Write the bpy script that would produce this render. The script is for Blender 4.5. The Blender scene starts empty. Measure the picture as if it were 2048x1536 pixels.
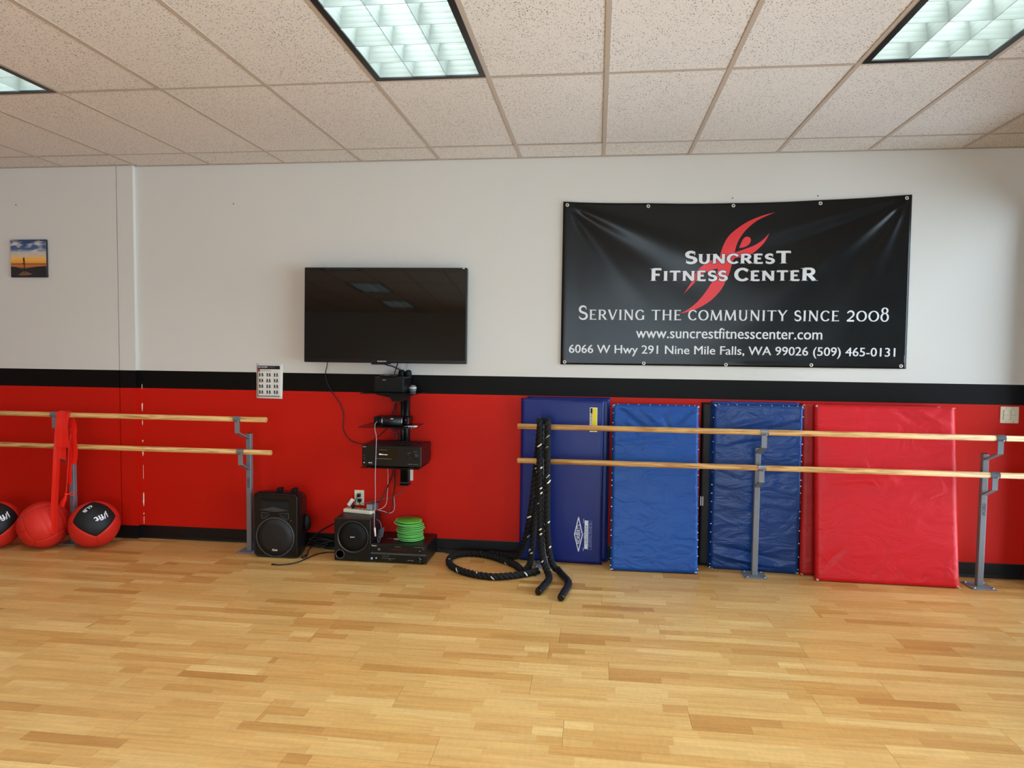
import bpy, bmesh, math, random
from mathutils import Vector, Matrix, geometry
PI = math.pi
RND = random.Random(11)
sc = bpy.context.scene
COL = sc.collection

# ------------------------------------------------------------------ camera
def view_axes(yaw, pitch, roll):
    cy, sy, cp, sp = math.cos(yaw), math.sin(yaw), math.cos(pitch), math.sin(pitch)
    f = Vector((-sy*cp, cy*cp, sp)); r = Vector((cy, sy, 0)); u = r.cross(f)
    cr, sr = math.cos(roll), math.sin(roll)
    return r*cr+u*sr, u*cr-r*sr, f
CAM = Vector((1.039, -5.212, 1.5737))
_r, _u, _f = view_axes(0.1209, -0.0511, 0.0116)
cd = bpy.data.cameras.new('camera'); cam = bpy.data.objects.new('camera', cd); COL.objects.link(cam)
cd.sensor_fit = 'HORIZONTAL'; cd.sensor_width = 36.0; cd.lens = 36.0*1395.27/2048.0
cd.clip_start = 0.05; cd.clip_end = 100
M = Matrix.Identity(4)
for i in range(3):
    M[i][0], M[i][1], M[i][2], M[i][3] = _r[i], _u[i], -_f[i], CAM[i]
cam.matrix_world = M
sc.camera = cam

# ------------------------------------------------------------------ world, light levels, exposure
DAY_STRENGTH = 9.6
LAMP_WATTS = 29.0
w = bpy.data.worlds.new('sky'); sc.world = w; w.use_nodes = True
wn = w.node_tree.nodes; bg = wn['Background']
bg.inputs[0].default_value = (0.78, 0.89, 1.0, 1); bg.inputs[1].default_value = DAY_STRENGTH
vs = sc.view_settings
sc.display_settings.display_device = 'sRGB'
vs.view_transform = 'Standard'; vs.look = 'None'; vs.gamma = 1.0; vs.use_curve_mapping = False
vs.exposure = 0.28
try:
    sc.cycles.use_denoising = True
    sc.cycles.max_bounces = 7; sc.cycles.diffuse_bounces = 4; sc.cycles.glossy_bounces = 3
    sc.cycles.use_adaptive_sampling = True; sc.cycles.adaptive_threshold = 0.08
    sc.cycles.sample_clamp_indirect = 6.0
    sc.cycles.caustics_reflective = False; sc.cycles.caustics_refractive = False
except Exception:
    pass

# ------------------------------------------------------------------ materials
def lin(c):
    out = []
    for v in c:
        v = v/255.0
        out.append(v/12.92 if v <= 0.04045 else ((v+0.055)/1.055)**2.4)
    return tuple(out)
MATS = {}
def mat(name, rgb, rough=0.5, metal=0.0, spec=0.5, bump=None, var=None, emit=None, coat=0.0, alpha=None, sheen=0.0):
    """rgb in sRGB 0-255; bump=(scale,strength,distance); var=(scale,amount) slow colour variation"""
    if name in MATS: return MATS[name]
    m = bpy.data.materials.new(name); m.use_nodes = True
    nt = m.node_tree; b = nt.nodes['Principled BSDF']
    c = lin(rgb)
    b.inputs['Base Color'].default_value = (*c, 1); b.inputs['Roughness'].default_value = rough
    b.inputs['Metallic'].default_value = metal; b.inputs['Specular IOR Level'].default_value = spec
    b.inputs['Coat Weight'].default_value = coat
    if sheen: b.inputs['Sheen Weight'].default_value = sheen
    if emit: b.inputs['Emission Color'].default_value = (*c, 1); b.inputs['Emission Strength'].default_value = emit
    if alpha is not None: b.inputs['Alpha'].default_value = alpha
    if bump or var:
        tc = nt.nodes.new('ShaderNodeTexCoord')
    if bump:
        n = nt.nodes.new('ShaderNodeTexNoise'); n.inputs['Scale'].default_value = bump[0]; n.inputs['Detail'].default_value = 3
        bm_ = nt.nodes.new('ShaderNodeBump'); bm_.inputs['Strength'].default_value = bump[1]; bm_.inputs['Distance'].default_value = bump[2]
        nt.links.new(tc.outputs['Object'], n.inputs['Vector']); nt.links.new(n.outputs['Fac'], bm_.inputs['Height'])
        nt.links.new(bm_.outputs['Normal'], b.inputs['Normal'])
    if var:
        n2 = nt.nodes.new('ShaderNodeTexNoise'); n2.inputs['Scale'].default_value = var[0]; n2.inputs['Detail'].default_value = 4
        r = nt.nodes.new('ShaderNodeMapRange'); r.inputs[3].default_value = 1-var[1]; r.inputs[4].default_value = 1+var[1]
        mx = nt.nodes.new('ShaderNodeMix'); mx.data_type = 'RGBA'; mx.blend_type = 'MULTIPLY'; mx.inputs[0].default_value = 1
        mx.inputs[6].default_value = (*c, 1)
        nt.links.new(tc.outputs['Object'], n2.inputs['Vector']); nt.links.new(n2.outputs['Fac'], r.inputs[0])
        nt.links.new(r.outputs[0], mx.inputs[7]); nt.links.new(mx.outputs[2], b.inputs['Base Color'])
    MATS[name] = m
    return m

def nodes_of(m): return m.node_tree.nodes, m.node_tree.links

M_WALL = mat('wall_paint', (215, 214, 209), 0.6, bump=(260, .12, .002))
M_RED = mat('red_wall_paint', (200, 24, 7), 0.5, spec=.22, bump=(260, .12, .002), var=(1.3, .05))
M_BLACKSTRIPE = mat('black_wall_paint', (11, 10, 9), 0.5, spec=.14, bump=(260, .12, .002))
M_CHIP = mat('bare_plaster', (235, 228, 214), .8)
M_BASE = mat('black_rubber_base', (14, 15, 17), .4, spec=.35)
M_TEE = mat('ceiling_tee_paint', (186, 172, 158), .5)
M_BLACK = mat('black_plastic', (13, 13, 13), .36, spec=.35, bump=(500, .05, .001))
M_BLACKM = mat('matt_black_plastic', (11, 11, 11), .6, spec=.25)
M_GLOSS = mat('gloss_black', (8, 8, 9), .1)
M_GREY = mat('grey_post_paint', (122, 125, 132), .45, metal=.15, bump=(300, .06, .001))
M_STEEL = mat('bright_steel', (190, 192, 196), .25, metal=1)
M_SILVER = mat('silver_print', (200, 200, 200), .35, metal=.3)
M_WHITE = mat('white_print', (232, 233, 236), .5)
M_WHITEPL = mat('white_plastic', (228, 226, 220), .45)
M_IVORY = mat('ivory_plastic', (228, 222, 196), .4)
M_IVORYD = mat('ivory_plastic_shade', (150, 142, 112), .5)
M_FRAME = mat('black_aluminium', (18, 19, 21), .35, metal=.3)
M_DARKIN = mat('dark_hollow', (6, 6, 6), .8)
M_GREYTXT = mat('dim_grey_print', (120, 120, 118), .5)

def ceiling_tile_mat():
    m = mat('ceiling_tile', (224, 219, 213), .85)
    n, l = nodes_of(m); b = n['Principled BSDF']
    g = n.new('ShaderNodeNewGeometry')
    def speck(scale, lo, hi, rnd):
        v = n.new('ShaderNodeTexVoronoi'); v.feature = 'F1'; v.inputs['Scale'].default_value = scale; v.inputs['Randomness'].default_value = 1
        no = n.new('ShaderNodeTexNoise'); no.inputs['Scale'].default_value = 90; no.inputs['Detail'].default_value = 2
        add = n.new('ShaderNodeVectorMath'); add.operation = 'MULTIPLY_ADD'; add.inputs[1].default_value = (.006, .006, .006)
        l.new(g.outputs['Position'], no.inputs['Vector']); l.new(no.outputs['Color'], add.inputs[0]); l.new(g.outputs['Position'], add.inputs[2])
        l.new(add.outputs[0], v.inputs['Vector'])
        # only some of the cells carry a hole
        s = n.new('ShaderNodeSeparateColor'); l.new(v.outputs['Color'], s.inputs[0])
        th = n.new('ShaderNodeMath'); th.operation = 'GREATER_THAN'; th.inputs[1].default_value = rnd; l.new(s.outputs[0], th.inputs[0])
        r = n.new('ShaderNodeMapRange'); r.inputs[1].default_value = lo; r.inputs[2].default_value = hi; r.inputs[3].default_value = 1; r.inputs[4].default_value = 0
        l.new(v.outputs['Distance'], r.inputs[0])
        mu = n.new('ShaderNodeMath'); mu.operation = 'MULTIPLY'; l.new(r.outputs[0], mu.inputs[0]); l.new(th.outputs[0], mu.inputs[1])
        return mu
    a = speck(85, .20, .34, .50); c = speck(150, .20, .36, .62)
    mx = n.new('ShaderNodeMath'); mx.operation = 'MAXIMUM'; l.new(a.outputs[0], mx.inputs[0]); l.new(c.outputs[0], mx.inputs[1])
    big = n.new('ShaderNodeTexNoise'); big.inputs['Scale'].default_value = 3.2; l.new(g.outputs['Position'], big.inputs['Vector'])
    br = n.new('ShaderNodeMapRange'); br.inputs[1].default_value = .3; br.inputs[2].default_value = .7; br.inputs[3].default_value = .6; br.inputs[4].default_value = 1.0
    l.new(big.outputs['Fac'], br.inputs[0])
    mm = n.new('ShaderNodeMath'); mm.operation = 'MULTIPLY'; l.new(mx.outputs[0], mm.inputs[0]); l.new(br.outputs[0], mm.inputs[1])
    mix = n.new('ShaderNodeMix'); mix.data_type = 'RGBA'; l.new(mm.outputs[0], mix.inputs[0])
    mix.inputs[6].default_value = (*lin((224, 219, 213)), 1); mix.inputs[7].default_value = (*lin((100, 82, 70)), 1)
    l.new(mix.outputs[2], b.inputs['Base Color'])
    bp = n.new('ShaderNodeBump'); bp.invert = True; bp.inputs['Strength'].default_value = .5; bp.inputs['Distance'].default_value = .003
    l.new(mm.outputs[0], bp.inputs['Height']); l.new(bp.outputs['Normal'], b.inputs['Normal'])
    return m
M_TILE = ceiling_tile_mat()

def wood_floor_mat():
    m = mat('maple_laminate', (214, 172, 112), .33)
    n, l = nodes_of(m); b = n['Principled BSDF']
    at = n.new('ShaderNodeAttribute'); at.attribute_name = 'tone'
    oi = n.new('ShaderNodeObjectInfo')
    g = n.new('ShaderNodeNewGeometry')
    # every strip has its own grain: shift the lookup by the strip's tone and the plank's own number
    sh = n.new('ShaderNodeCombineXYZ'); l.new(at.outputs['Fac'], sh.inputs[2]); l.new(oi.outputs['Random'], sh.inputs[1])
    sc7 = n.new('ShaderNodeVectorMath'); sc7.operation = 'MULTIPLY_ADD'; sc7.inputs[1].default_value = (7, 13, 17)
    l.new(sh.outputs[0], sc7.inputs[0])
    mp = n.new('ShaderNodeVectorMath'); mp.operation = 'MULTIPLY'; mp.inputs[1].default_value = (2.2, 34, 1)
    l.new(g.outputs['Position'], mp.inputs[0]); l.new(mp.outputs[0], sc7.inputs[2])
    gr = n.new('ShaderNodeTexNoise'); gr.inputs['Scale'].default_value = 1.6; gr.inputs['Detail'].default_value = 6; gr.inputs['Distortion'].default_value = .6
    l.new(sc7.outputs[0], gr.inputs['Vector'])
    # curly figure of maple
    mp2 = n.new('ShaderNodeVectorMath'); mp2.operation = 'MULTIPLY'; mp2.inputs[1].default_value = (26, 12, 1)
    l.new(g.outputs['Position'], mp2.inputs[0])
    fg = n.new('ShaderNodeTexNoise'); fg.inputs['Scale'].default_value = 2.2; fg.inputs['Detail'].default_value = 3; l.new(mp2.outputs[0], fg.inputs['Vector'])
    ra = n.new('ShaderNodeMath'); ra.operation = 'MULTIPLY_ADD'; ra.inputs[1].default_value = .18; l.new(oi.outputs['Random'], ra.inputs[0]); l.new(at.outputs['Fac'], ra.inputs[2])
    r = n.new('ShaderNodeValToRGB'); e = r.color_ramp.elements
    e[0].position = 0.02; e[0].color = (*lin((184, 130, 66)), 1); e[1].position = 1.1; e[1].color = (*lin((224, 184, 118)), 1)
    e2 = r.color_ramp.elements.new(.45); e2.color = (*lin((207, 158, 90)), 1)
    l.new(ra.outputs[0], r.inputs[0])
    gm = n.new('ShaderNodeMapRange'); gm.inputs[1].default_value = .3; gm.inputs[2].default_value = .75; gm.inputs[3].default_value = 1.08; gm.inputs[4].default_value = .80
    l.new(gr.outputs['Fac'], gm.inputs[0])
    fm = n.new('ShaderNodeMapRange'); fm.inputs[1].default_value = .35; fm.inputs[2].default_value = .7; fm.inputs[3].default_value = 1.03; fm.inputs[4].default_value = .94
    l.new(fg.outputs['Fac'], fm.inputs[0])
    mu = n.new('ShaderNodeMath'); mu.operation = 'MULTIPLY'; l.new(gm.outputs[0], mu.inputs[0]); l.new(fm.outputs[0], mu.inputs[1])
    mx = n.new('ShaderNodeMix'); mx.data_type = 'RGBA'; mx.blend_type = 'MULTIPLY'; mx.inputs[0].default_value = 1
    l.new(r.outputs[0], mx.inputs[6]); l.new(mu.outputs[0], mx.inputs[7]); l.new(mx.outputs[2], b.inputs['Base Color'])
    rr = n.new('ShaderNodeMapRange'); rr.inputs[3].default_value = .3; rr.inputs[4].default_value = .42; l.new(gr.outputs['Fac'], rr.inputs[0]); l.new(rr.outputs[0], b.inputs['Roughness'])
    return m
M_FLOOR = wood_floor_mat()
M_SUBFLOOR = mat('dark_joint', (110, 78, 42), .6)

def bar_wood(name, c1, c2):
    m = mat(name, c1, .38)
    n, l = nodes_of(m); b = n['Principled BSDF']
    g = n.new('ShaderNodeNewGeometry')
    mp = n.new('ShaderNodeVectorMath'); mp.operation = 'MULTIPLY'; mp.inputs[1].default_value = (3.5, 60, 60)
    l.new(g.outputs['Position'], mp.inputs[0])
    no = n.new('ShaderNodeTexNoise'); no.inputs['Scale'].default_value = 1.3; no.inputs['Detail'].default_value = 5; no.inputs['Distortion'].default_value = .8
    l.new(mp.outputs[0], no.inputs['Vector'])
    r = n.new('ShaderNodeValToRGB'); e = r.color_ramp.elements
    e[0].position = .34; e[0].color = (*lin(c2), 1); e[1].position = .56; e[1].color = (*lin(c1), 1)
    l.new(no.outputs['Fac'], r.inputs[0]); l.new(r.outputs[0], b.inputs['Base Color'])
    return m
M_BAR = bar_wood('oak_bar', (224, 178, 112), (166, 112, 54))

def vinyl(name, rgb, scale=(3, 3, 3), strength=.35, rough=.36):
    m = mat(name, rgb, rough, spec=.34)
    n, l = nodes_of(m); b = n['Principled BSDF']
    tc = n.new('ShaderNodeTexCoord')
    mp = n.new('ShaderNodeMapping'); mp.inputs['Scale'].default_value = scale; l.new(tc.outputs['Object'], mp.inputs[0])
    no = n.new('ShaderNodeTexNoise'); no.inputs['Scale'].default_value = 1.6; no.inputs['Detail'].default_value = 4; no.inputs['Distortion'].default_value = 1.2
    l.new(mp.outputs[0], no.inputs['Vector'])
    fi = n.new('ShaderNodeTexNoise'); fi.inputs['Scale'].default_value = 420; l.new(tc.outputs['Object'], fi.inputs['Vector'])
    ad = n.new('ShaderNodeMath'); ad.operation = 'MULTIPLY_ADD'; ad.inputs[1].default_value = .02; l.new(fi.outputs['Fac'], ad.inputs[0]); l.new(no.outputs['Fac'], ad.inputs[2])
    bp = n.new('ShaderNodeBump'); bp.inputs['Strength'].default_value = strength; bp.inputs['Distance'].default_value = .03
    l.new(ad.outputs[0], bp.inputs['Height']); l.new(bp.outputs['Normal'], b.inputs['Normal'])
    return m

# ------------------------------------------------------------------ mesh building
ORG = {}
class MB:
    def __init__(s): s.v = []; s.f = []; s.m = []; s.sm = []
    def add(s, vs_, fs, mi=0, smooth=False):
        o = len(s.v); s.v += [Vector(p) for p in vs_]
        for f in fs:
            s.f.append([o+i for i in f]); s.m.append(mi); s.sm.append(smooth)
        return s
    def poly(s, pts, mi=0): return s.add(pts, [list(range(len(pts)))], mi)
    def box(s, x0, x1, y0, y1, z0, z1, mi=0):
        v = [(x0,y0,z0),(x1,y0,z0),(x1,y1,z0),(x0,y1,z0),(x0,y0,z1),(x1,y0,z1),(x1,y1,z1),(x0,y1,z1)]
        return s.add(v, [(0,3,2,1),(4,5,6,7),(0,1,5,4),(1,2,6,5),(2,3,7,6),(3,0,4,7)], mi)
    def rbox(s, x0, x1, y0, y1, z0, z1, r=.01, seg=2, mi=0, edges='all'):
        bm = bmesh.new(); bmesh.ops.create_cube(bm, size=1)
        for v in bm.verts:
            v.co = Vector(((x0+x1)/2+v.co.x*(x1-x0), (y0+y1)/2+v.co.y*(y1-y0), (z0+z1)/2+v.co.z*(z1-z0)))
        es = list(bm.edges)
        if edges == 'y': es = [e for e in es if abs((e.verts[0].co-e.verts[1].co).normalized().y) > .9]
        if edges == 'z': es = [e for e in es if abs((e.verts[0].co-e.verts[1].co).normalized().z) > .9]
        bmesh.ops.bevel(bm, geom=es, offset=r, segments=seg, profile=.5, affect='EDGES')
        bm.verts.index_update()
        s.add([v.co.copy() for v in bm.verts], [[v.index for v in f.verts] for f in bm.faces], mi, False); bm.free()
        return s
    def tube(s, path, r, n=8, mi=0, caps=True, flat=None):
        P = [Vector(p) for p in path]; rr = r if isinstance(r, (list, tuple)) else [r]*len(P)
        T = []
        for i in range(len(P)):
            a = P[max(i-1, 0)]; b = P[min(i+1, len(P)-1)]; t = (b-a)
            T.append(t.normalized() if t.length > 1e-9 else Vector((0, 0, 1)))
        up = Vector((0, 0, 1)) if abs(T[0].z) < .9 else Vector((0, 1, 0))
        N = (up-T[0]*up.dot(T[0])).normalized(); rings = []; o = len(s.v)
        for i in range(len(P)):
            N = (N-T[i]*N.dot(T[i])); N = N.normalized() if N.length > 1e-6 else T[i].orthogonal().normalized()
            B = T[i].cross(N)
            for k in range(n):
                a = 2*PI*k/n; s.v.append(P[i]+(N*math.cos(a)+B*math.sin(a))*rr[i])
        for i in range(len(P)-1):
            for k in range(n):
                k2 = (k+1) % n
                s.f.append([o+i*n+k, o+i*n+k2, o+(i+1)*n+k2, o+(i+1)*n+k]); s.m.append(mi); s.sm.append(True)
        if caps:
            s.f.append([o+k for k in range(n)][::-1]); s.m.append(mi); s.sm.append(False)
            e = o+(len(P)-1)*n; s.f.append([e+k for k in range(n)]); s.m.append(mi); s.sm.append(False)
        return s
    def cyl(s, p0, p1, r0, r1=None, n=20, mi=0, caps=True):
        return s.tube([p0, p1], [r0, r0 if r1 is None else r1], n, mi, caps)
    def lathe(s, prof, c=(0,0,0), axis='z', n=28, mi=0, smooth=True):
        """prof: (radius, height) along the axis"""
        c = Vector(c); o = len(s.v)
        for (r, h) in prof:
            for k in range(n):
                a = 2*PI*k/n; x, y = r*math.cos(a), r*math.sin(a)
                p = (x, y, h) if axis == 'z' else ((x, -h, y) if axis == '-y' else (h, x, y))
                s.v.append(c+Vector(p))
        for i in range(len(prof)-1):
            for k in range(n):
                k2 = (k+1) % n; s.f.append([o+i*n+k, o+i*n+k2, o+(i+1)*n+k2, o+(i+1)*n+k]); s.m.append(mi); s.sm.append(smooth)
        for i, rev in ((0, True), (len(prof)-1, False)):
            if prof[i][0] > 1e-6:
                f = [o+i*n+k for k in range(n)]; s.f.append(f[::-1] if rev else f); s.m.append(mi); s.sm.append(False)
        return s
    def prism(s, pts, y0, y1, mi=0):
        """polygon in x,z extruded from y0 (front) to y1"""
        n = len(pts); o = len(s.v)
        for y in (y0, y1):
            s.v += [Vector((x, y, z)) for x, z in pts]
        tris = geometry.tessellate_polygon([[Vector((x, z, 0)) for x, z in pts]])
        for t in tris:
            s.f.append([o+i for i in t]); s.m.append(mi); s.sm.append(False)
            s.f.append([o+n+i for i in t][::-1]); s.m.append(mi); s.sm.append(False)
        for i in range(n):
            j = (i+1) % n; s.f.append([o+i, o+j, o+n+j, o+n+i]); s.m.append(mi); s.sm.append(False)
        return s
    def grid(s, fn, nu, nv, mi=0, smooth=True):
        o = len(s.v)
        for j in range(nv+1):
            for i in range(nu+1): s.v.append(Vector(fn(i/nu, j/nv)))
        for j in range(nv):
            for i in range(nu):
                a = o+j*(nu+1)+i; s.f.append([a, a+1, a+nu+2, a+nu+1]); s.m.append(mi); s.sm.append(smooth)
        return s
    def flat(s, fn):
        """map every vertex"""
        s.v = [Vector(fn(p)) for p in s.v]; return s
    def build(s, name, mats, parent=None, origin=None):
        mats = mats if isinstance(mats, (list, tuple)) else [mats]
        me = bpy.data.meshes.new(name)
        o = ORG[parent.name] if parent else Vector(origin if origin else (0, 0, 0))
        me.from_pydata([tuple(p-o) for p in s.v], [], s.f)
        for m_ in mats: me.materials.append(m_)
        me.polygons.foreach_set('material_index', s.m); me.polygons.foreach_set('use_smooth', s.sm)
        bm = bmesh.new(); bm.from_mesh(me); bmesh.ops.recalc_face_normals(bm, faces=bm.faces); bm.to_mesh(me); bm.free()
        me.update()
        ob = bpy.data.objects.new(name, me); COL.objects.link(ob)
        if parent: ob.parent = parent
        else: ob.location = o
        ORG[ob.name] = o
        return ob

def tag(o, label=None, cat=None, group=None, kind=None):
    if label: o['label'] = label
    if cat: o['category'] = cat
    if group: o['group'] = group
    if kind: o['kind'] = kind
    return o
def thing(name, label, cat, loc=(0,0,0), group=None, local=False):
    o = bpy.data.objects.new(name, None); COL.objects.link(o); o.location = loc; o.empty_display_size = .05
    ORG[o.name] = Vector((0,0,0)) if local else Vector(loc)
    return tag(o, label, cat, group)
def struct(name, label=None):
    o = bpy.data.objects.new(name, None); COL.objects.link(o); ORG[o.name] = Vector((0,0,0)); return tag(o, label, kind='structure')
def copy_tree(o, parent=None):
    c = o.copy(); COL.objects.link(c); c.parent = parent
    for ch in list(o.children): copy_tree(ch, c)
    return c
def smooth_path(pts, k=8):
    P = [Vector(p) for p in pts]; out = []
    for i in range(len(P)-1):
        p0 = P[max(i-1, 0)]; p1 = P[i]; p2 = P[i+1]; p3 = P[min(i+2, len(P)-1)]
        for j in range(k):
            t = j/k
            out.append(.5*((2*p1)+(p2-p0)*t+(2*p0-5*p1+4*p2-p3)*t*t+(-p0+3*p1-3*p2+p3)*t*t*t))
    out.append(P[-1]); return out
def resample(path, step):
    out = [path[0].copy()]; acc = 0
    for a, b in zip(path, path[1:]):
        L = (b-a).length
        if L < 1e-9: continue
        d = step-acc
        while d <= L:
            out.append(a+(b-a)*(d/L)); d += step
        acc = (acc+L) % step
    return out

# ------------------------------------------------------------------ lettering
def text2d(s, bold=0.0):
    cu = bpy.data.curves.new('t', 'FONT'); cu.body = s; cu.size = 1; cu.offset = bold; cu.resolution_u = 3
    ob = bpy.data.objects.new('t', cu); COL.objects.link(ob)
    dg = bpy.context.evaluated_depsgraph_get(); dg.update()
    me = ob.evaluated_get(dg).to_mesh()
    v = [(p.co.x, p.co.y) for p in me.vertices]; f = [list(p.vertices) for p in me.polygons]
    ob.evaluated_get(dg).to_mesh_clear(); bpy.data.objects.remove(ob); bpy.data.curves.remove(cu)
    return v, f
_cap = [None]
def cap_height():
    if _cap[0] is None:
        v, _ = text2d('H'); _cap[0] = max(p[1] for p in v)
    return _cap[0]
def text_mb(s, x0, x1, base, cap, fn, bold=0.0, mi=0, mb=None, maxedge=None):
    """lettering stretched to x0..x1 with the given cap height; fn(x,z)->point"""
    v, f = text2d(s, bold); xs = [p[0] for p in v]; a, b = min(xs), max(xs); k = cap/cap_height()
    P = [(x0+(x-a)/(b-a)*(x1-x0), base+y*k) for x, y in v]
    mb = mb or MB()
    if maxedge:
        bm = bmesh.new(); bv = [bm.verts.new((p[0], p[1], 0)) for p in P]
        for q in f:
            try: bm.faces.new([bv[i] for i in q])
            except ValueError: pass
        bmesh.ops.triangulate(bm, faces=bm.faces[:])
        for _ in range(3):
            es = [e for e in bm.edges if e.calc_length() > maxedge]
            if not es: break
            bmesh.ops.subdivide_edges(bm, edges=es, cuts=1); bmesh.ops.triangulate(bm, faces=bm.faces[:])
        bm.verts.index_update()
        P = [(q.co.x, q.co.y) for q in bm.verts]; f = [[q.index for q in fa.verts] for fa in bm.faces]; bm.free()
    return mb.add([fn(x, z) for x, z in P], f, mi)

def ell(cx, cy, rx, ry, a0, a1, n=14):
    return [(cx+rx*math.cos(math.radians(a0+(a1-a0)*i/n)), cy+ry*math.sin(math.radians(a0+(a1-a0)*i/n))) for i in range(n+1)]
GL = {
 'I': (.36, [('l',.18,0,.18,1,'T')], [(.18,0),(.18,1)], []),
 'T': (.84, [('l',.42,0,.42,.97,'T'),('l',.05,.95,.79,.95,'H')], [(.42,0)], [(.05,1,-1),(.79,1,-1)]),
 'E': (.72, [('l',.18,0,.18,1,'T'),('l',.18,.95,.62,.95,'H'),('l',.18,.52,.52,.52,'H'),('l',.18,.05,.66,.05,'H')], [(.15,0),(.15,1)], [(.62,1,-1),(.66,0,1),(.52,.52,0)]),
 'F': (.68, [('l',.18,0,.18,1,'T'),('l',.18,.95,.62,.95,'H'),('l',.18,.50,.52,.50,'H')], [(.18,0),(.15,1)], [(.62,1,-1),(.52,.5,0)]),
 'H': (.96, [('l',.18,0,.18,1,'T'),('l',.78,0,.78,1,'T'),('l',.18,.52,.78,.52,'H')], [(.18,0),(.18,1),(.78,0),(.78,1)], []),
 'N': (.96, [('l',.17,0,.17,1,'M'),('l',.79,0,.79,1,'M'),('l',.17,.98,.79,.02,'T')], [(.17,0),(.13,1),(.79,1)], []),
 'M': (1.14, [('l',.12,0,.2,1,'M'),('l',.2,.98,.56,.04,'T'),('l',.56,.04,.92,.98,'M'),('l',.92,1,1.0,0,'T')], [(.12,0),(.17,1),(1.0,0),(.95,1)], []),
 'U': (.9, [('l',.18,1,.18,.36,'T'),('c',ell(.45,.36,.27,.33,180,360)),('l',.72,.36,.72,1,'M')], [(.18,1),(.72,1)], []),
 'V': (.88, [('l',.1,1,.45,.02,'T'),('l',.45,.02,.79,1,'M')], [(.1,1),(.79,1)], []),
 'Y': (.84, [('l',.08,1,.42,.48,'T'),('l',.42,.48,.76,1,'M'),('l',.42,0,.42,.5,'T')], [(.42,0),(.08,1),(.76,1)], []),
 'R': (.82, [('l',.18,0,.18,1,'T'),('l',.18,.95,.44,.95,'H'),('c',ell(.44,.72,.22,.23,90,-90)),('l',.44,.49,.18,.49,'H'),('l',.40,.5,.74,.03,'T')], [(.18,0),(.15,1),(.76,0)], []),
 'C': (.82, [('c',ell(.46,.5,.36,.46,40,320,22))], [], [(.73,.86,-1)]),
 'G': (.9, [('c',ell(.46,.5,.36,.46,40,315,22)),('l',.74,.05,.74,.42,'T')], [(.74,.42)], [(.73,.86,-1)]),
 'O': (.94, [('c',ell(.47,.5,.38,.46,0,360,26))], [], []),
 '0': (.94, [('c',ell(.47,.5,.38,.46,0,360,26))], [], []),
 '8': (.72, [('c',ell(.36,1.02,.22,.25,0,360,20)),('c',ell(.36,.4,.28,.37,0,360,22))], [], []),
 'S': (.66, [('s',ell(.34,.735,.22,.22,35,250,14)+ell(.34,.265,.25,.225,70,-150,14))], [], [(.54,.86,-1),(.1,.14,1)]),
 '2': (.74, [('s',ell(.36,.68,.26,.28,165,-35,14)+[(.42,.36),(.24,.18),(.08,.06)]),('l',.06,.06,.68,.06,'T')], [], []),
}
def stroke_text(letters, x0, x1, base, cap, fn, T, H, serif, mi=0, mb=None, grow=0.0, seg=.12, word=None):
    """own serif capitals: letters = [(char, scale)], stroke weights relative to the cap height"""
    gap = .07; W = 0
    for ch, s in letters: W += (.34 if ch == ' ' else GL[ch][0]*s+gap)
    W -= gap; kx = (x1-x0)/W; kz = cap; mb = mb or MB(); pen = x0
    Mw = H+(T-H)*.35
    def emit(pts, widths, s):
        n = len(pts); L = []; Rr = []
        for i, (x, y) in enumerate(pts):
            a = pts[max(i-1, 0)]; b = pts[min(i+1, n-1)]; dx, dy = b[0]-a[0], b[1]-a[1]; d = math.hypot(dx, dy) or 1
            wv = widths[i]*.5; nx, ny = -dy/d*wv, dx/d*wv
            L.append((x+nx, y+ny)); Rr.append((x-nx, y-ny))
        V = [fn(pen+px*s*kx, base+py*s*kz) for px, py in L+Rr]
        mb.add(V, [[i, i+1, n+i+1, n+i] for i in range(n-1)], mi)
    wi = 0
    for ch, s in letters:
        if ch == ' ': pen += .34*kx; wi += 1; continue
        if word is not None and wi != word: pen += (GL[ch][0]*s+gap)*kx; continue
        wd, strokes, sers, vs_ = GL[ch]; gw = 2*grow/s
        for st in strokes:
            if st[0] == 'l':
                _, ax, ay, bx, by, k = st; wv = {'T': T, 'H': H, 'M': Mw}[k]/s**.25+gw
                d = math.hypot(bx-ax, by-ay); ux, uy = (bx-ax)/d*gw*.5, (by-ay)/d*gw*.5; nn = max(2, int(d/seg)+1)
                p = [(ax-ux+(bx-ax+2*ux)*i/nn, ay-uy+(by-ay+2*uy)*i/nn) for i in range(nn+1)]
                emit(p, [wv]*len(p), s)
            else:
                p = st[1]; n = len(p); ws = []
                for i in range(n):
                    a = p[max(i-1, 0)]; b = p[min(i+1, n-1)]; dx, dy = b[0]-a[0], b[1]-a[1]; d = math.hypot(dx, dy) or 1
                    t = abs(dy)/d if st[0] == 'c' else math.sin(PI*(.12+.76*i/(n-1)))
                    ws.append((H+(T-H)*t)/s**.25+gw)
                emit(p, ws, s)
        for (x, y) in sers:
            h = serif*.45+gw; yy = (y-h*.5+gw*.5) if y > .3 and y != .42 else (y+h*.5-gw*.5)
            emit([(x-T*.5-serif-gw*.5, yy), (x, yy), (x+T*.5+serif+gw*.5, yy)], [h*.6, h, h*.6], s)
        for (x, y, d) in vs_:
            ln = serif*2.2
            y0, y1 = (y, y-ln) if d < 0 else ((y, y+ln) if d > 0 else (y-ln*.6, y+ln*.6))
            emit([(x, y0), (x+.0, y1)], [serif*.8+gw, serif*.5+gw], s)
        pen += (wd*s+gap)*kx
    return mb

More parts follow.
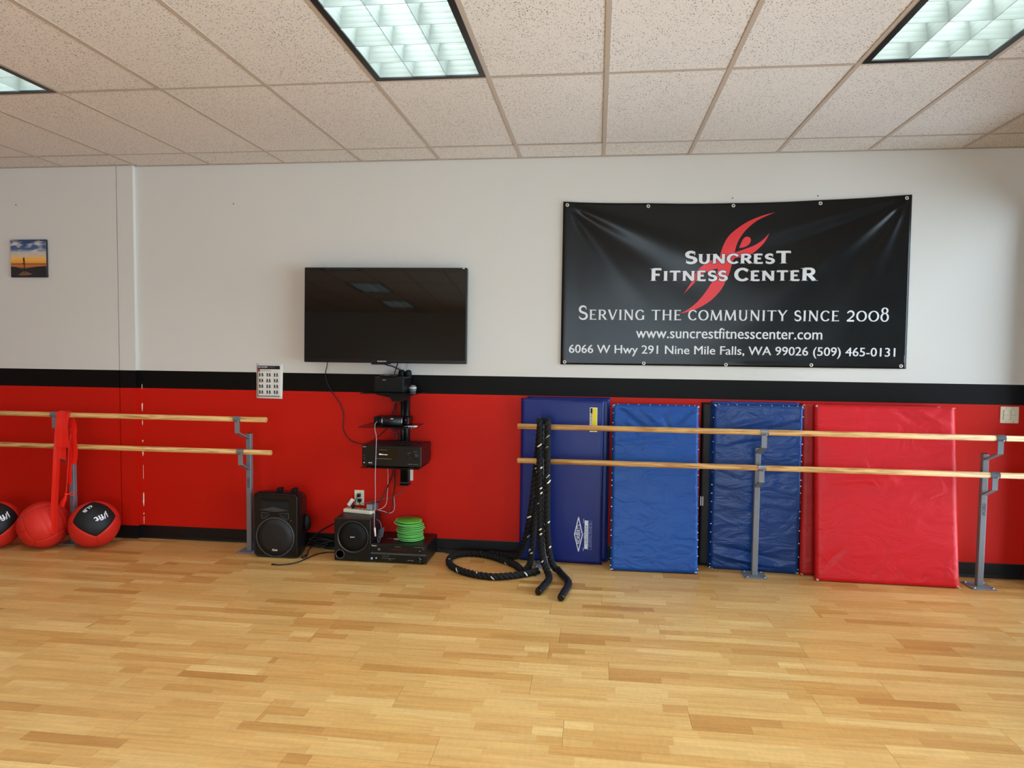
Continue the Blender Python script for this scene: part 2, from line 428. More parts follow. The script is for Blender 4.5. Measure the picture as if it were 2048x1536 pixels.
# ================================================================== THE ROOM
XL, XR, YF, HC = -6.2, 4.03, -11.0, 2.98
STEP = -0.03          # the left stretch of the back wall stands 3 cm proud
XC = -2.63            # its corner
Z_RED, Z_WHITE = 1.22, 1.362
Z_TOP = 3.12

# --- back wall: three painted bands, a proud stretch on the left with a seam
mb = MB()
for z0, z1, mi in ((0, Z_RED, 1), (Z_RED, Z_WHITE, 2), (Z_WHITE, Z_TOP, 0)):
    mb.box(XC-.02, XR+.12, 0, .12, z0, z1, mi)
    mb.box(XL-.12, -2.7745, STEP, .12, z0, z1, mi)
    mb.box(-2.7745, -2.767, STEP+.012, .12, z0, z1, mi)
    mb.box(-2.767, XC, STEP, .12, z0, z1, mi)
wall_back = tag(mb.build('wall_back', [M_WALL, M_RED, M_BLACKSTRIPE]), 'white, black and red painted gym wall behind the television', kind='structure')
# chipped paint down the corner of the step
chips = [(1.252,1.212,.003),(1.098,1.034,.007),(.961,.92,.004),(.798,.782,.006),(.713,.668,.007),(.595,.48,.002),(.37,.259,.008),(.205,.19,.005),(.175,.115,.003)]
for a, b, wd in chips:
    n = 7; L = []; Rr = []
    for i in range(n):
        t = i/(n-1); z = a+(b-a)*t; hw = wd*(.35+.65*math.sin(PI*min(max(t, .04), .96)))*RND.uniform(.6, 1.1)
        L.append((-2.597-hw, z)); Rr.append((-2.597+hw*RND.uniform(.6, 1), z))
    MB().prism(L+Rr[::-1], -.0015, .002).build('paint_chip', M_CHIP, wall_back)

# --- the other three walls
mb = MB()
for z0, z1, mi in ((0, Z_RED, 1), (Z_RED, Z_WHITE, 2), (Z_WHITE, Z_TOP, 0)):
    mb.box(XL-.12, XL, YF, 0, z0, z1, mi)
tag(mb.build('wall_left', [M_WALL, M_RED, M_BLACKSTRIPE]), 'side wall beyond the medicine balls', kind='structure')
mb = MB()
for z0, z1, mi in ((0, Z_RED, 1), (Z_RED, Z_WHITE, 2), (Z_WHITE, Z_TOP, 0)):
    for a, b, lo, hi in ((XL-.12, -.35, 0, 9), (-.35, 3.7, 0, .15), (-.35, 3.7, 2.55, 9), (1.6, 1.75, 0, 9), (3.7, XR+.12, 0, 9)):
        if min(hi, z1) > max(lo, z0): mb.box(a, b, YF-.12, YF, max(lo, z0), min(hi, z1), mi)
tag(mb.build('wall_front', [M_WALL, M_RED, M_BLACKSTRIPE]), 'wall behind the camera', kind='structure')
# right-hand wall with a black framed glass door by the corner and two windows
OPEN = [(-1.36, -.05, 0, 2.62), (-3.9, -1.5, .15, 2.55), (-6.4, -4.0, .15, 2.55), (-8.9, -6.5, .15, 2.55)]
mb = MB()
def wall_r(y0, y1, z0, z1):
    for a, b, mi in ((0, Z_RED, 1), (Z_RED, Z_WHITE, 2), (Z_WHITE, Z_TOP, 0)):
        lo, hi = max(a, z0), min(b, z1)
        if hi > lo: mb.box(XR, XR+.12, y0, y1, lo, hi, mi)
cur = YF
for y0, y1, z0, z1 in sorted(OPEN):
    wall_r(cur, y0, 0, Z_TOP)
    if z0 > 0: wall_r(y0, y1, 0, z0)
    wall_r(y0, y1, z1, Z_TOP); cur = y1
wall_r(cur, 0, 0, Z_TOP)
tag(mb.build('wall_right', [M_WALL, M_RED, M_BLACKSTRIPE]), 'window wall past the light switch', kind='structure')
def glass_mat():
    m = bpy.data.materials.new('window_glass'); m.use_nodes = True; n, l = nodes_of(m)
    for q in list(n): n.remove(q)
    o = n.new('ShaderNodeOutputMaterial'); t = n.new('ShaderNodeBsdfTransparent'); t.inputs[0].default_value = (.9, .94, .95, 1)
    g = n.new('ShaderNodeBsdfGlossy'); g.inputs['Roughness'].default_value = .02
    mx = n.new('ShaderNodeMixShader'); fr = n.new('ShaderNodeFresnel'); fr.inputs[0].default_value = 1.45
    l.new(fr.outputs[0], mx.inputs[0]); l.new(t.outputs[0], mx.inputs[1]); l.new(g.outputs[0], mx.inputs[2]); l.new(mx.outputs[0], o.inputs[0])
    return m
M_GLASS = glass_mat()
for k, (y0, y1, z0, z1) in enumerate(OPEN):
    s = struct('door_1' if k == 0 else 'window_%d' % k, 'black framed glass door at the corner' if k == 0 else 'black framed window in the side wall')
    t = .055; X0, X1 = XR-.012, XR+.09
    m1 = MB().box(X0, X1, y0, y0+t, z0, z1).box(X0, X1, y1-t, y1, z0, z1).box(X0, X1, y0+t, y1-t, z1-t, z1).box(X0, X1, y0+t, y1-t, z0, z0+t)
    if k: m1.box(X0, X1, (y0+y1)/2-t/2, (y0+y1)/2+t/2, z0+t, z1-t)
    m1.build('window_frame', M_FRAME, s)
    pd = bpy.data.lights.new('sky_portal', 'AREA'); pd.shape = 'RECTANGLE'; pd.size = y1-y0-.1; pd.size_y = z1-z0-.1; pd.cycles.is_portal = True
    po = bpy.data.objects.new('sky_portal', pd); COL.objects.link(po); po.location = (XR+.1, (y0+y1)/2, (z0+z1)/2); po.rotation_euler = (PI/2, 0, PI/2); po.parent = s
    if k == 0:
        MB().box(XR+.03, XR+.036, y0+t, y1-t, z0+t, z1-t).build('pane', M_GLASS, s)
        MB().box(XR+.0, XR+.06, y0+t, y1-t, .95, 1.02).build('push_bar', M_FRAME, s)
    else:
        ym = (y0+y1)/2
        for a, b in ((y0+t, ym-t/2), (ym+t/2, y1-t)):
            MB().box(XR+.03, XR+.036, a, b, z0+t, z1-t).build('pane', M_GLASS, s)

for k, (x0, x1, z0, z1) in enumerate(((-.35, 1.6, .15, 2.55), (1.75, 3.7, .15, 2.55))):  # unseen windows, added so daylight reaches the back wall evenly
    s = struct('window_%d' % (k+4), 'unseen black framed window added behind the camera for even daylight'); t = .055; Y0, Y1 = YF-.09, YF+.012
    MB().box(x0, x0+t, Y0, Y1, z0, z1).box(x1-t, x1, Y0, Y1, z0, z1).box(x0+t, x1-t, Y0, Y1, z1-t, z1).box(x0+t, x1-t, Y0, Y1, z0, z0+t).build('window_frame', M_FRAME, s)
    MB().box(x0+t, x1-t, YF-.036, YF-.03, z0+t, z1-t).build('pane', M_GLASS, s)
    pd = bpy.data.lights.new('sky_portal', 'AREA'); pd.shape = 'RECTANGLE'; pd.size = x1-x0-.1; pd.size_y = z1-z0-.1; pd.cycles.is_portal = True
    po = bpy.data.objects.new('sky_portal', pd); COL.objects.link(po); po.location = ((x0+x1)/2, YF-.1, (z0+z1)/2); po.rotation_euler = (PI/2, 0, 0); po.parent = s

# --- rubber cove base
def cove(mb, x0, x1, y):
    prof = [(0, .103), (-.003, .104), (-.004, .10), (-.004, .018), (-.007, .008), (-.013, .002), (-.014, 0), (0, 0)]
    n = len(prof)
    mb.add([(x, y+py, pz) for x in (x0, x1) for py, pz in prof], [[i, (i+1) % n, n+(i+1) % n, n+i] for i in range(n)]+[list(range(n)), list(range(2*n-1, n-1, -1))])
mb = MB(); cove(mb, XC+.002, XR-.001, 0); cove(mb, XL, XC+.004, STEP); mb.box(XC-.001, XC+.005, STEP-.0045, 0, 0, .1035)
tag(mb.build('baseboard_back', M_BASE), 'black rubber base along the foot of the red wall', kind='structure')

# --- floor: laminate planks, three strips to a plank, joints recessed
floor = tag(MB().box(XL-.1, XR+.1, YF-.1, .1, -.08, -.006).build('floor', M_SUBFLOOR), 'pale maple laminate floor', kind='structure')
PW, PL = .195, 1.285
def plank_mesh(seed, x0=0, x1=PL):
    r = random.Random(seed); V = []; F = []; tone = []
    sw = PW/3
    for k in range(3):
        y0, y1 = k*sw+(.0006 if k == 0 else .0001), (k+1)*sw-(.0006 if k == 2 else .0001)
        x = -r.uniform(.05, .4); base = r.uniform(.3, .62)
        while x < PL:
            L = r.choice((.24, .30, .36, .43, .5)); a, b = max(x, x0), min(x+L, x1); x += L
            if b-a < .01: continue
            a += .0006 if a == x0 else .0001; b -= .0006 if b == x1 else .0001
            o = len(V); zt = r.uniform(-.00012, 0); t = min(max(base+r.gauss(0, .2), 0), 1)
            V += [(a,y0,-.006),(b,y0,-.006),(b,y1,-.006),(a,y1,-.006),(a,y0,zt),(b,y0,zt),(b,y1,zt),(a,y1,zt)]
            for f in ((4,5,6,7),(0,1,5,4),(1,2,6,5),(2,3,7,6),(3,0,4,7)):
                F.append([o+i for i in f]); tone.append(t)
    me = bpy.data.meshes.new('plank'); me.from_pydata(V, [], F); me.materials.append(M_FLOOR)
    at = me.attributes.new('tone', 'FLOAT', 'FACE'); at.data.foreach_set('value', tone); me.update()
    return me
PM = [plank_mesh(100+i) for i in range(14)]
def put_plank(me, x, y):
    o = bpy.data.objects.new('plank', me); COL.objects.link(o); o.location = (x, y, 0); o.parent = floor; return o
YB = [.02-.195*0]  # rows counted from the wall
row = 0; y = -.175+PW
while y > -3.1:
    off = (0.31*((row*2) % 5)+RND.uniform(-.08, .08)) % PL
    x = 2.10-6*PL-off if row != 8 else 2.10-6*PL
    while x < XR:
        if x+PL > -4.3:
            if x+PL > XR: put_plank(plank_mesh(900+row, 0, XR-x), x, y-PW)
            else: put_plank(PM[RND.randrange(len(PM))], x, y-PW)
        x += PL
    y -= PW; row += 1
# the rest of the floor, out of the picture
Vf = []; Ff = []; tn = []
def fill(x0, x1, y0, y1):
    yy = y1
    while yy > y0+1e-6:
        xx = x0-RND.uniform(0, .4)
        while xx < x1:
            L = RND.choice((.24, .3, .36, .43, .5)); o = len(Vf); a, b = max(xx, x0), min(xx+L, x1)
            Vf.extend([(a, max(yy-.065, y0), -.0003), (b, max(yy-.065, y0), -.0003), (b, yy, -.0003), (a, yy, -.0003)]); Ff.append([o, o+1, o+2, o+3]); tn.append(min(max(RND.gauss(.45, .25), 0), 1)); xx += L
        yy -= .065
fill(XL, XR, YF, y); fill(XL, -4.25, y, -.0)
me = bpy.data.meshes.new('floor_strips'); me.from_pydata(Vf, [], Ff); me.materials.append(M_FLOOR)
at = me.attributes.new('tone', 'FLOAT', 'FACE'); at.data.foreach_set('value', tn)
o = bpy.data.objects.new('floor_strips', me); COL.objects.link(o); o.parent = floor; tag(o, kind='stuff')

# --- ceiling: lay-in tiles on a tee grid
T2 = .6096; GX0 = .453; GY0 = -.3298
ceiling = tag(MB().box(XL-.1, XR+.1, YF-.1, .1, 3.16, 3.2).build('ceiling', M_TEE), 'suspended ceiling of speckled beige tiles', kind='structure')
cols = list(range(-10, 6)); rows_y = [(GY0, 0.0)]+[(GY0-2*T2*(k+1), GY0-2*T2*k) for k in range(9)]
def is_light(i, r): return (i % 4 == 3) and r >= 2 and (r % 2 == 0) and i > -9 and r <= 8
def tile_mesh(w_, d_):
    m = MB(); m.rbox(.004, w_-.004, .004, d_-.004, 0, .016, .0025, 1); return m
TM = {}
far = MB()
for r, (y0, y1) in enumerate(rows_y):
    y0 = max(y0, YF)
    for i in cols:
        x0, x1 = GX0+i*T2, GX0+(i+1)*T2
        x0, x1 = max(x0, XL), min(x1, XR)
        if x1-x0 < .03 or is_light(i, r): continue
        if r <= 2 and x1 > -4.6:
            key = (round(x1-x0, 3), round(y1-y0, 3))
            if key not in TM:
                ob = tile_mesh(x1-x0, y1-y0).build('ceiling_tile', M_TILE, ceiling); TM[key] = ob.data
            else:
                ob = bpy.data.objects.new('ceiling_tile', TM[key]); COL.objects.link(ob); ob.parent = ceiling
            ob.location = (x0, y0, HC+.001+RND.uniform(0, .0012)); ob.rotation_euler = (RND.uniform(-.0012, .0012), RND.uniform(-.0015, .0015), 0)
        else:
            far.box(x0, x1, y0, y1, HC+.002, HC+.016)
tag(far.build('tile_field', M_TILE, ceiling), kind='stuff')
def tee(m, x0, x1, y0, y1):
    m.box(x0, x1, y0, y1, HC-.0015, HC+.001)
for i in range(-10, 7):
    x = GX0+i*T2
    if XL < x < XR: m = MB(); tee(m, x-.012, x+.012, YF, -.0); m.box(x-.001, x+.001, YF, 0, HC, HC+.03); m.build('main_tee', M_TEE, ceiling)
for r in range(9):
    yy = GY0-2*T2*r; m = MB(); x = XL
    m.box(XL, XR, yy-.012, yy+.012, HC-.0008, HC+.0012); m.build('cross_tee', M_TEE, ceiling)
m = MB().box(XL, XR, -.022, 0, HC-.002, HC).box(XL, XR, -.002, 0, HC-.002, HC+.02).box(XL, XL+.022, YF, 0, HC-.002, HC).box(XR-.022, XR, YF, 0, HC-.002, HC).box(XL, XR, YF, YF+.022, HC-.002, HC).box(XL, XC, STEP-.022, STEP, HC-.0022, HC-.0002)
tag(m.build('trim_1', M_TEE), 'painted angle strip where the ceiling meets the walls', kind='structure')

# --- troffers: black rim, white box, parabolic louvre of 3 by 6 cells, lamps above
M_LOUVRE = mat('satin_louvre', (130, 139, 134), .35, metal=.3)
M_HOUSE = mat('white_enamel', (235, 238, 236), .6)
LW, LL = T2-.024, 2*T2-.024
def make_light():
    root = thing('ceiling_light', 'recessed fluorescent light', 'light', (0,0,0))
    f = .03; hw, hl = LW/2, LL/2
    MB().box(-hw, hw, -hl, -hl+f, -.004, .003).box(-hw, hw, hl-f, hl, -.004, .003).box(-hw, -hw+f, -hl+f, hl-f, -.004, .003).box(hw-f, hw, -hl+f, hl-f, -.004, .003).build('rim', M_FRAME, root)
    iw, il = hw-f+.004, hl-f+.004
    m = MB()
    m.box(-iw-.004, -iw, -il, il, .0, .13).box(iw, iw+.004, -il, il, 0, .13).box(-iw, iw, -il-.004, -il, 0, .13).box(-iw, iw, il, il+.004, 0, .13).box(-iw, iw, -il, il, .13, .135)
    m.build('housing', M_HOUSE, root)
    # a louvre blade is thin at the foot and flares upwards
    prof = [(.0012, .0), (.0025, .018), (.006, .042), (.012, .066), (.021, .09)]
    def blade(along, pos, length):
        m = MB(); ring = [(-w_, h) for w_, h in prof]+[(w_, h) for w_, h in prof[::-1]]; n = len(ring)
        V = []
        for s_ in (-length/2, length/2):
            for w_, h in ring: V.append((pos+w_, s_, h+.002) if along == 'y' else (s_, pos+w_, h+.002))
        m.add(V, [[i, (i+1) % n, n+(i+1) % n, n+i] for i in range(n)], 0, False)
        m.add(V, [list(range(n)), list(range(2*n-1, n-1, -1))], 0, False)
        return m
    cw = 2*iw/3; cl = 2*il/6
    for k in (1, 2): blade('y', -iw+cw*k, 2*il).build('louvre_blade', M_LOUVRE, root)
    for k in range(1, 6): blade('x', -il+cl*k, 2*iw).build('louvre_blade', M_LOUVRE, root)
    # flared skirts along the four sides of the opening
    for sgn in (-1, 1):
        V = [(sgn*(iw-w_), s_, h) for s_ in (-il, il) for w_, h in prof]; n = len(prof)
        m = MB().add(V, [[i, i+1, n+i+1, n+i] for i in range(n-1)]); V = [(s_, sgn*(il-w_), h) for s_ in (-iw, iw) for w_, h in prof]
        m.add(V, [[i, i+1, n+i+1, n+i] for i in range(n-1)]); m.build('louvre_skirt', M_LOUVRE, root)
    ld = bpy.data.lights.new('fluorescent_lamps', 'AREA'); ld.shape = 'RECTANGLE'; ld.size = 2*iw-.06; ld.size_y = 2*il-.06
    ld.energy = LAMP_WATTS; ld.color = (.90, .97, 1.0)
    lo = bpy.data.objects.new('fluorescent_lamps', ld); COL.objects.link(lo); lo.parent = root; lo.location = (0, 0, .122)
    return root
L0 = make_light(); first = True
for r, (y0, y1) in enumerate(rows_y):
    for i in cols:
        if not is_light(i, r): continue
        o = L0 if first else copy_tree(L0); first = False
        o.location = (GX0+(i+.5)*T2, (y0+y1)/2, HC)
        if r == 2:
            o['label'] = {3: 'fluorescent ceiling light above the banner, cut by the picture corner', -1: 'recessed fluorescent ceiling light in front of the television', -5: 'fluorescent ceiling light nearest the small canvas print'}.get(i, 'fluorescent ceiling light past the small canvas print, out of view')
        else:
            o['label'] = 'recessed fluorescent ceiling light further back behind the camera'
        o['group'] = 'recessed fluorescent ceiling lights'

# ================================================================== BALLET BARRES
BU_Y, BU_Z, BL_Y, BL_Z, PY = -.385, 1.030, -.340, .782, -.215
def barre(label, posts, xs_u, xs_l, marks):
    root = thing('ballet_barre', label, 'ballet barre', ((posts[0]+posts[-1])/2, PY, 0))
    h = .019
    for px_ in posts:
        p = MB().rbox(px_-h, px_+h, PY-h, PY+h, .006, .905, .003, 1).build('post', M_GREY, root)
        MB().box(px_-h+.003, px_+h-.003, PY-h+.003, PY+h-.003, .9045, .907).build('end_cap', M_BLACKM, p)
        bp = MB().rbox(px_-.076, px_+.076, PY-.079, PY+.079, 0, .007, .002, 1).build('base_plate', M_GREY, root)
        for sx in (-1, 1):
            for sy in (-1, 1):
                MB().lathe([(.009, .007), (.009, .011), (.005, .014), (0, .014)], (px_+sx*.058, PY+sy*.06, 0), n=10).build('bolt', M_STEEL, bp)
        if px_ in marks:
            pm = text_mb('GIBSON', .572, .492, 0, .022, lambda a, b: (px_+.011-b, PY-h-.0006, a), .01)
            pm.build('maker_mark', mat('black_print', (18, 18, 18), .5), p)
        for by, bz, z0 in ((BU_Y, BU_Z, .868), (BL_Y, BL_Z, .632)):
            t = .003; wv = .0175; zk = z0+.062 if bz > 1 else z0+.055
            path = [(PY-h, z0), (by-.012, zk), (by-.012, bz-.012)]
            m = MB(); ring = []
            off = [(0, -.004), (-.004, -.002), (-.006, 0)]
            V = []
            prof = [(path[0][0]+.002, path[0][1]-.006), (path[0][0]+.002, path[0][1]+.006), (path[1][0]+.006, path[1][1]+.004), (path[2][0]+.006, path[2][1]),
                    (path[2][0], path[2][1]), (path[1][0], path[1][1]-.002), ]
            n = len(prof)
            for x in (px_-wv, px_+wv): V += [(x, y_, z_) for y_, z_ in prof]
            m.add(V, [[i, (i+1) % n, n+(i+1) % n, n+i] for i in range(n)]+[[0, 1, 2, 5], [5, 2, 3, 4], [n, n+5, n+2, n+1], [n+5, n+4, n+3, n+2]])
            br = m.build('bracket', M_GREY, root)
            # saddle clamp round the bar
            m = MB(); n = 26; R0, R1 = .0193, .0226; V = []
            for x in (px_-.027, px_+.027):
                for R_ in (R0, R1):
                    V += [(x, by+R_*math.cos(a), bz+R_*math.sin(a)) for a in [2*PI*k/n for k in range(n)]]
            F = []
            for k in range(n):
                k2 = (k+1) % n
                F += [[n+k, n+k2, 3*n+k2, 3*n+k], [k, 2*n+k, 2*n+k2, k2], [k, k2, n+k2, n+k], [2*n+k, 3*n+k, 3*n+k2, 2*n+k2]]
            m.add(V, F, 0, False); cl = m.build('clamp', mat('clamp_grey', (128, 131, 138), .3, metal=.6), root)
            MB().lathe([(.0045, 0), (.0045, .003), (.002, .005), (0, .005)], (px_+.012, by-.0175, bz-.013), '-y', n=8).build('screw', M_STEEL, cl)
    for (x0, x1), by, bz in ((xs_u, BU_Y, BU_Z), (xs_l, BL_Y, BL_Z)):
        MB().tube([(x0, by, bz), (x0+.0025, by, bz), (x1-.0025, by, bz), (x1, by, bz)], [.016, .019, .019, .016], 24).build('bar', M_BAR, root)
    return root
barre('two-rail wooden ballet barre in front of the gym mats', [.69, 2.16, 3.63], (.495, 3.985), (.492, 3.985), [3.63])
barre('two-rail wooden ballet barre over the medicine balls', [-4.52, -3.045, -1.575], (-4.95, -1.352), (-4.95, -1.338), [-1.575, -3.045])

# ================================================================== TELEVISION
tv = thing('television', 'large black flat screen television mounted on the white wall', 'television', (-.548, -.12, 1.452), local=True)
tv.rotation_euler = (-.0275, 0, .045)
W2, HT = .620, .715
MB().rbox(-W2, W2, -.004, .05, 0, HT, .006, 2).build('casing', M_BLACK, tv)
m_screen = mat('screen_glass', (3, 3, 3), .03, spec=.6)
MB().box(-W2+.009, W2-.009, -.0055, -.003, .024, HT-.009).build('screen', m_screen, tv)
MB().box(-.10, .02, -.003, .02, -.012, .002).box(.02, .045, 0, .02, -.007, .002).build('sensor_strip', M_BLACKM, tv)
m = MB()
for k in range(8): m.box(-.052+k*.0087, -.052+k*.0087+RND.choice((.005, .0065)), -.0062, -.0045, .0085, .0165)
m.build('maker_mark', M_SILVER, tv)
MB().box(W2-.034, W2-.019, -.0062, -.0045, HT-.0085, HT-.0035).build('sticker', M_WHITE, tv)
MB().box(-.2, .2, .05, .075, .15, .55).build('back_cover', M_BLACKM, tv)
MB().box(-.1, .1, .075, .135, .25, .45).build('wall_mount', M_BLACKM, tv)

# ================================================================== BANNER
BX = [(.772, 2.655), (1.389, 2.637), (1.986, 2.629), (2.581, 2.642), (3.190, 2.672)]
def ban_top(x):
    for (a, za), (b, zb) in zip(BX, BX[1:]):
        if x <= b or b == BX[-1][0]:
            t = (x-a)/(b-a); sag = -.004*math.sin(PI*min(max(t, 0), 1)); return za+(zb-za)*t+sag
def fold(x, z, cx, cz, ang, amp, w0, w1, L):
    dx, dz = x-cx, z-cz; ux, uz = math.cos(ang), math.sin(ang)
    s_ = dx*ux+dz*uz; d = -dx*uz+dz*ux
    if s_ <= 0: return 0
    wv = w0+w1*s_
    return amp*math.exp(-(d/wv)**2)*min(s_/.15, 1)*math.exp(-(s_/L)**2)
def ban_y(x, z):
    u = (x-.772)/2.42; v = (z-1.459)/1.2
    y = -.010-.012*math.sin(PI*min(max(u, 0), 1))*math.sin(PI*min(max(v, 0), 1))
    y -= fold(x, z, 3.16, 2.65, math.radians(219), .020, .012, .105, 1.15)
    y += fold(x, z, 3.16, 2.65, math.radians(203), .010, .012, .09, 1.3)
    y -= fold(x, z, 3.16, 2.65, math.radians(194), .008, .012, .07, 1.4)
    y -= fold(x, z, 3.16, 2.65, math.radians(246), .010, .012, .10, 1.0)
    y -= fold(x, z, .80, 2.63, math.radians(-22), .010, .012, .09, 1.2)
    y += fold(x, z, .80, 2.63, math.radians(-34), .006, .012, .08, 1.0)
    y -= fold(x, z, .80, 2.63, math.radians(-52), .008, .012, .10, .9)
    y -= fold(x, z, 1.96, 1.47, math.radians(0), .006, .02, .02, .6)
    y -= .006*math.exp(-((x-.80)/.05)**2)
    return min(y, -.004)
ban = thing('banner', 'black vinyl fitness center banner with white lettering on the wall', 'banner', (1.98, -.004, 1.46))
def bfn(u, v):
    x = .772+(3.190-.772)*u+(.008*u-.003)*(1-v); top = ban_top(.772+2.418*u); z = 1.459+.002*u+v*(top-1.459-.002*u)
    return (x, ban_y(x, z), z)
def banner_mat():
    m = mat('black_vinyl', (10, 10, 9), .27, spec=.30)
    return m
sheet = MB().grid(bfn, 150, 80).build('vinyl_sheet', banner_mat(), ban)
so = sheet.modifiers.new('thickness', 'SOLIDIFY'); so.thickness = .0012; so.offset = -1
def on(d): return lambda x, z: (x, ban_y(x, z)-d, z)
M_BRED = mat('banner_red', (226, 44, 52), .38)
M_BWHT = mat('banner_white', (222, 224, 228), .38)
EM = [(2.279,2.561),(2.194,2.539),(2.1,2.501),(2.024,2.453),(1.961,2.397),(1.924,2.332),(1.903,2.266),(1.894,2.236),(1.836,2.22),(1.785,2.187),(1.75,2.154),(1.728,2.121),(1.71,2.074),(1.653,1.979),(1.672,2.001),(1.729,2.064),(1.761,2.101),(1.8,2.134),(1.858,2.157),(1.89,2.163),(1.881,2.127),(1.859,2.081),(1.831,2.034),(1.797,1.981),(1.74,1.914),(1.682,1.867),(1.623,1.838),(1.689,1.853),(1.767,1.884),(1.844,1.934),(1.907,2.001),(1.944,2.067),(1.968,2.127),(1.986,2.193),(2.004,2.236),(2.056,2.245),(2.119,2.265),(2.175,2.311),(2.212,2.356),(2.239,2.412),(2.199,2.369),(2.143,2.33),(2.073,2.301),(2.003,2.277),(2.015,2.331),(2.039,2.384),(2.082,2.442),(2.151,2.501),(2.226,2.539)]
HD = [(2.033,2.31),(2.043,2.338),(2.058,2.37),(2.072,2.385),(2.087,2.389),(2.105,2.382),(2.113,2.365),(2.107,2.345),(2.092,2.327),(2.066,2.314)]
TIPS = {0, 13, 26, 39, 19, 43}
def smooth_poly(pts, sharp=()):
    """round the outline between its sharp corners"""
    n = len(pts); out = []
    for i in range(n):
        p0, p1, p2, p3 = [Vector(pts[(i+k) % n]) for k in (-1, 0, 1, 2)]
        if i in sharp: p0 = p1*2-p2
        if (i+1) % n in sharp: p3 = p2*2-p1
        for j in range(4):
            t = j/4; q = .5*((2*p1)+(p2-p0)*t+(2*p0-5*p1+4*p2-p3)*t*t+(-p0+3*p1-3*p2+p3)*t*t*t); out.append((q.x, q.y))
    return out
def drape(pts, d, name, m_):
    bm = bmesh.new(); bv = [bm.verts.new((x, z, 0)) for x, z in pts]
    for t in geometry.tessellate_polygon([[Vector((x, z, 0)) for x, z in pts]]):
        try: bm.faces.new([bv[i] for i in t])
        except ValueError: pass
    for _ in range(5):
        es = [e for e in bm.edges if e.calc_length() > .022]
        if not es: break
        bmesh.ops.subdivide_edges(bm, edges=es, cuts=1); bmesh.ops.triangulate(bm, faces=bm.faces[:])
    bm.verts.index_update(); f = on(d)
    MB().add([f(v.co.x, v.co.y) for v in bm.verts], [[v.index for v in fa.verts] for fa in bm.faces]).build(name, m_, ban); bm.free()
drape(smooth_poly(EM, TIPS), .0012, 'emblem', M_BRED); drape(smooth_poly(HD, {0}), .0012, 'emblem_head', M_BRED)
def sized(s, big, small, bigs):
    return [(c, big if i in bigs else small) for i, c in enumerate(s)]
l1 = sized('SUNCREST', 1.0, .78, {0, 7}); l2 = sized('FITNESS CENTER', 1.0, .80, {0, 8, 13})
for letters, x0, x1, base, cap in ((l1, 1.654, 2.395, 2.199, .086), (l2, 1.413, 2.562, 2.076, .088)):
    for wd_ in range(1+sum(c == ' ' for c, _ in letters)):
        wo = stroke_text(letters, x0, x1, base, cap, on(.0024), .225, .18, .075, word=wd_).build('word', M_BWHT, ban)
        stroke_text(letters, x0, x1, base, cap, on(.0018), .225, .18, .075, grow=.035, word=wd_).build('word_outline', M_BLACKM, wo)
l3 = sized('SERVING THE COMMUNITY SINCE 2008', 1.0, .72, {0})
for wd_ in range(5): stroke_text(l3, .893, 3.067, 1.791, .104, on(.0024), .15, .07, .06, word=wd_).build('word', M_BWHT, ban)
for s_, x0, x1, base, cap in (('www.suncrestfitnesscenter.com', 1.319, 2.622, 1.661, .075), ('6066 W Hwy 291 Nine Mile Falls, WA 99026 (509) 465-0131', .831, 3.118, 1.546, .060)):
    m = MB()
    for dx in (-.0011, .0011): text_mb(s_, x0+dx, x1+dx, base, cap, on(.0024+dx*.1), 0, maxedge=.03, mb=m)
    m.build('lettering', M_BWHT, ban)
MB().box(3.178, 3.182, ban_y(3.18, 1.53)-.0025, ban_y(3.18, 1.53)-.001, 1.505, 1.555).build('printer_mark', M_GREYTXT, ban)
for gx, gz in ((.802,2.63),(1.388,2.615),(1.987,2.611),(2.582,2.62),(3.156,2.648),(.799,1.477),(1.379,1.475),(1.965,1.473),(2.556,1.479),(3.161,1.481)):
    y = ban_y(gx, gz)
    g = MB().lathe([(.0065, -.001), (.0065, .002), (.009, .0032), (.012, .0022), (.013, -.001)], (gx, y, gz), '-y', 20).build('grommet', mat('brass_grey', (224, 221, 214), .35, metal=.3), ban)
    MB().lathe([(.0062, -.001), (.0062, .0012), (0, .0016)], (gx, y, gz), '-y', 12).build('screw', mat('screw_dark', (70, 66, 62), .4, metal=.6), g)

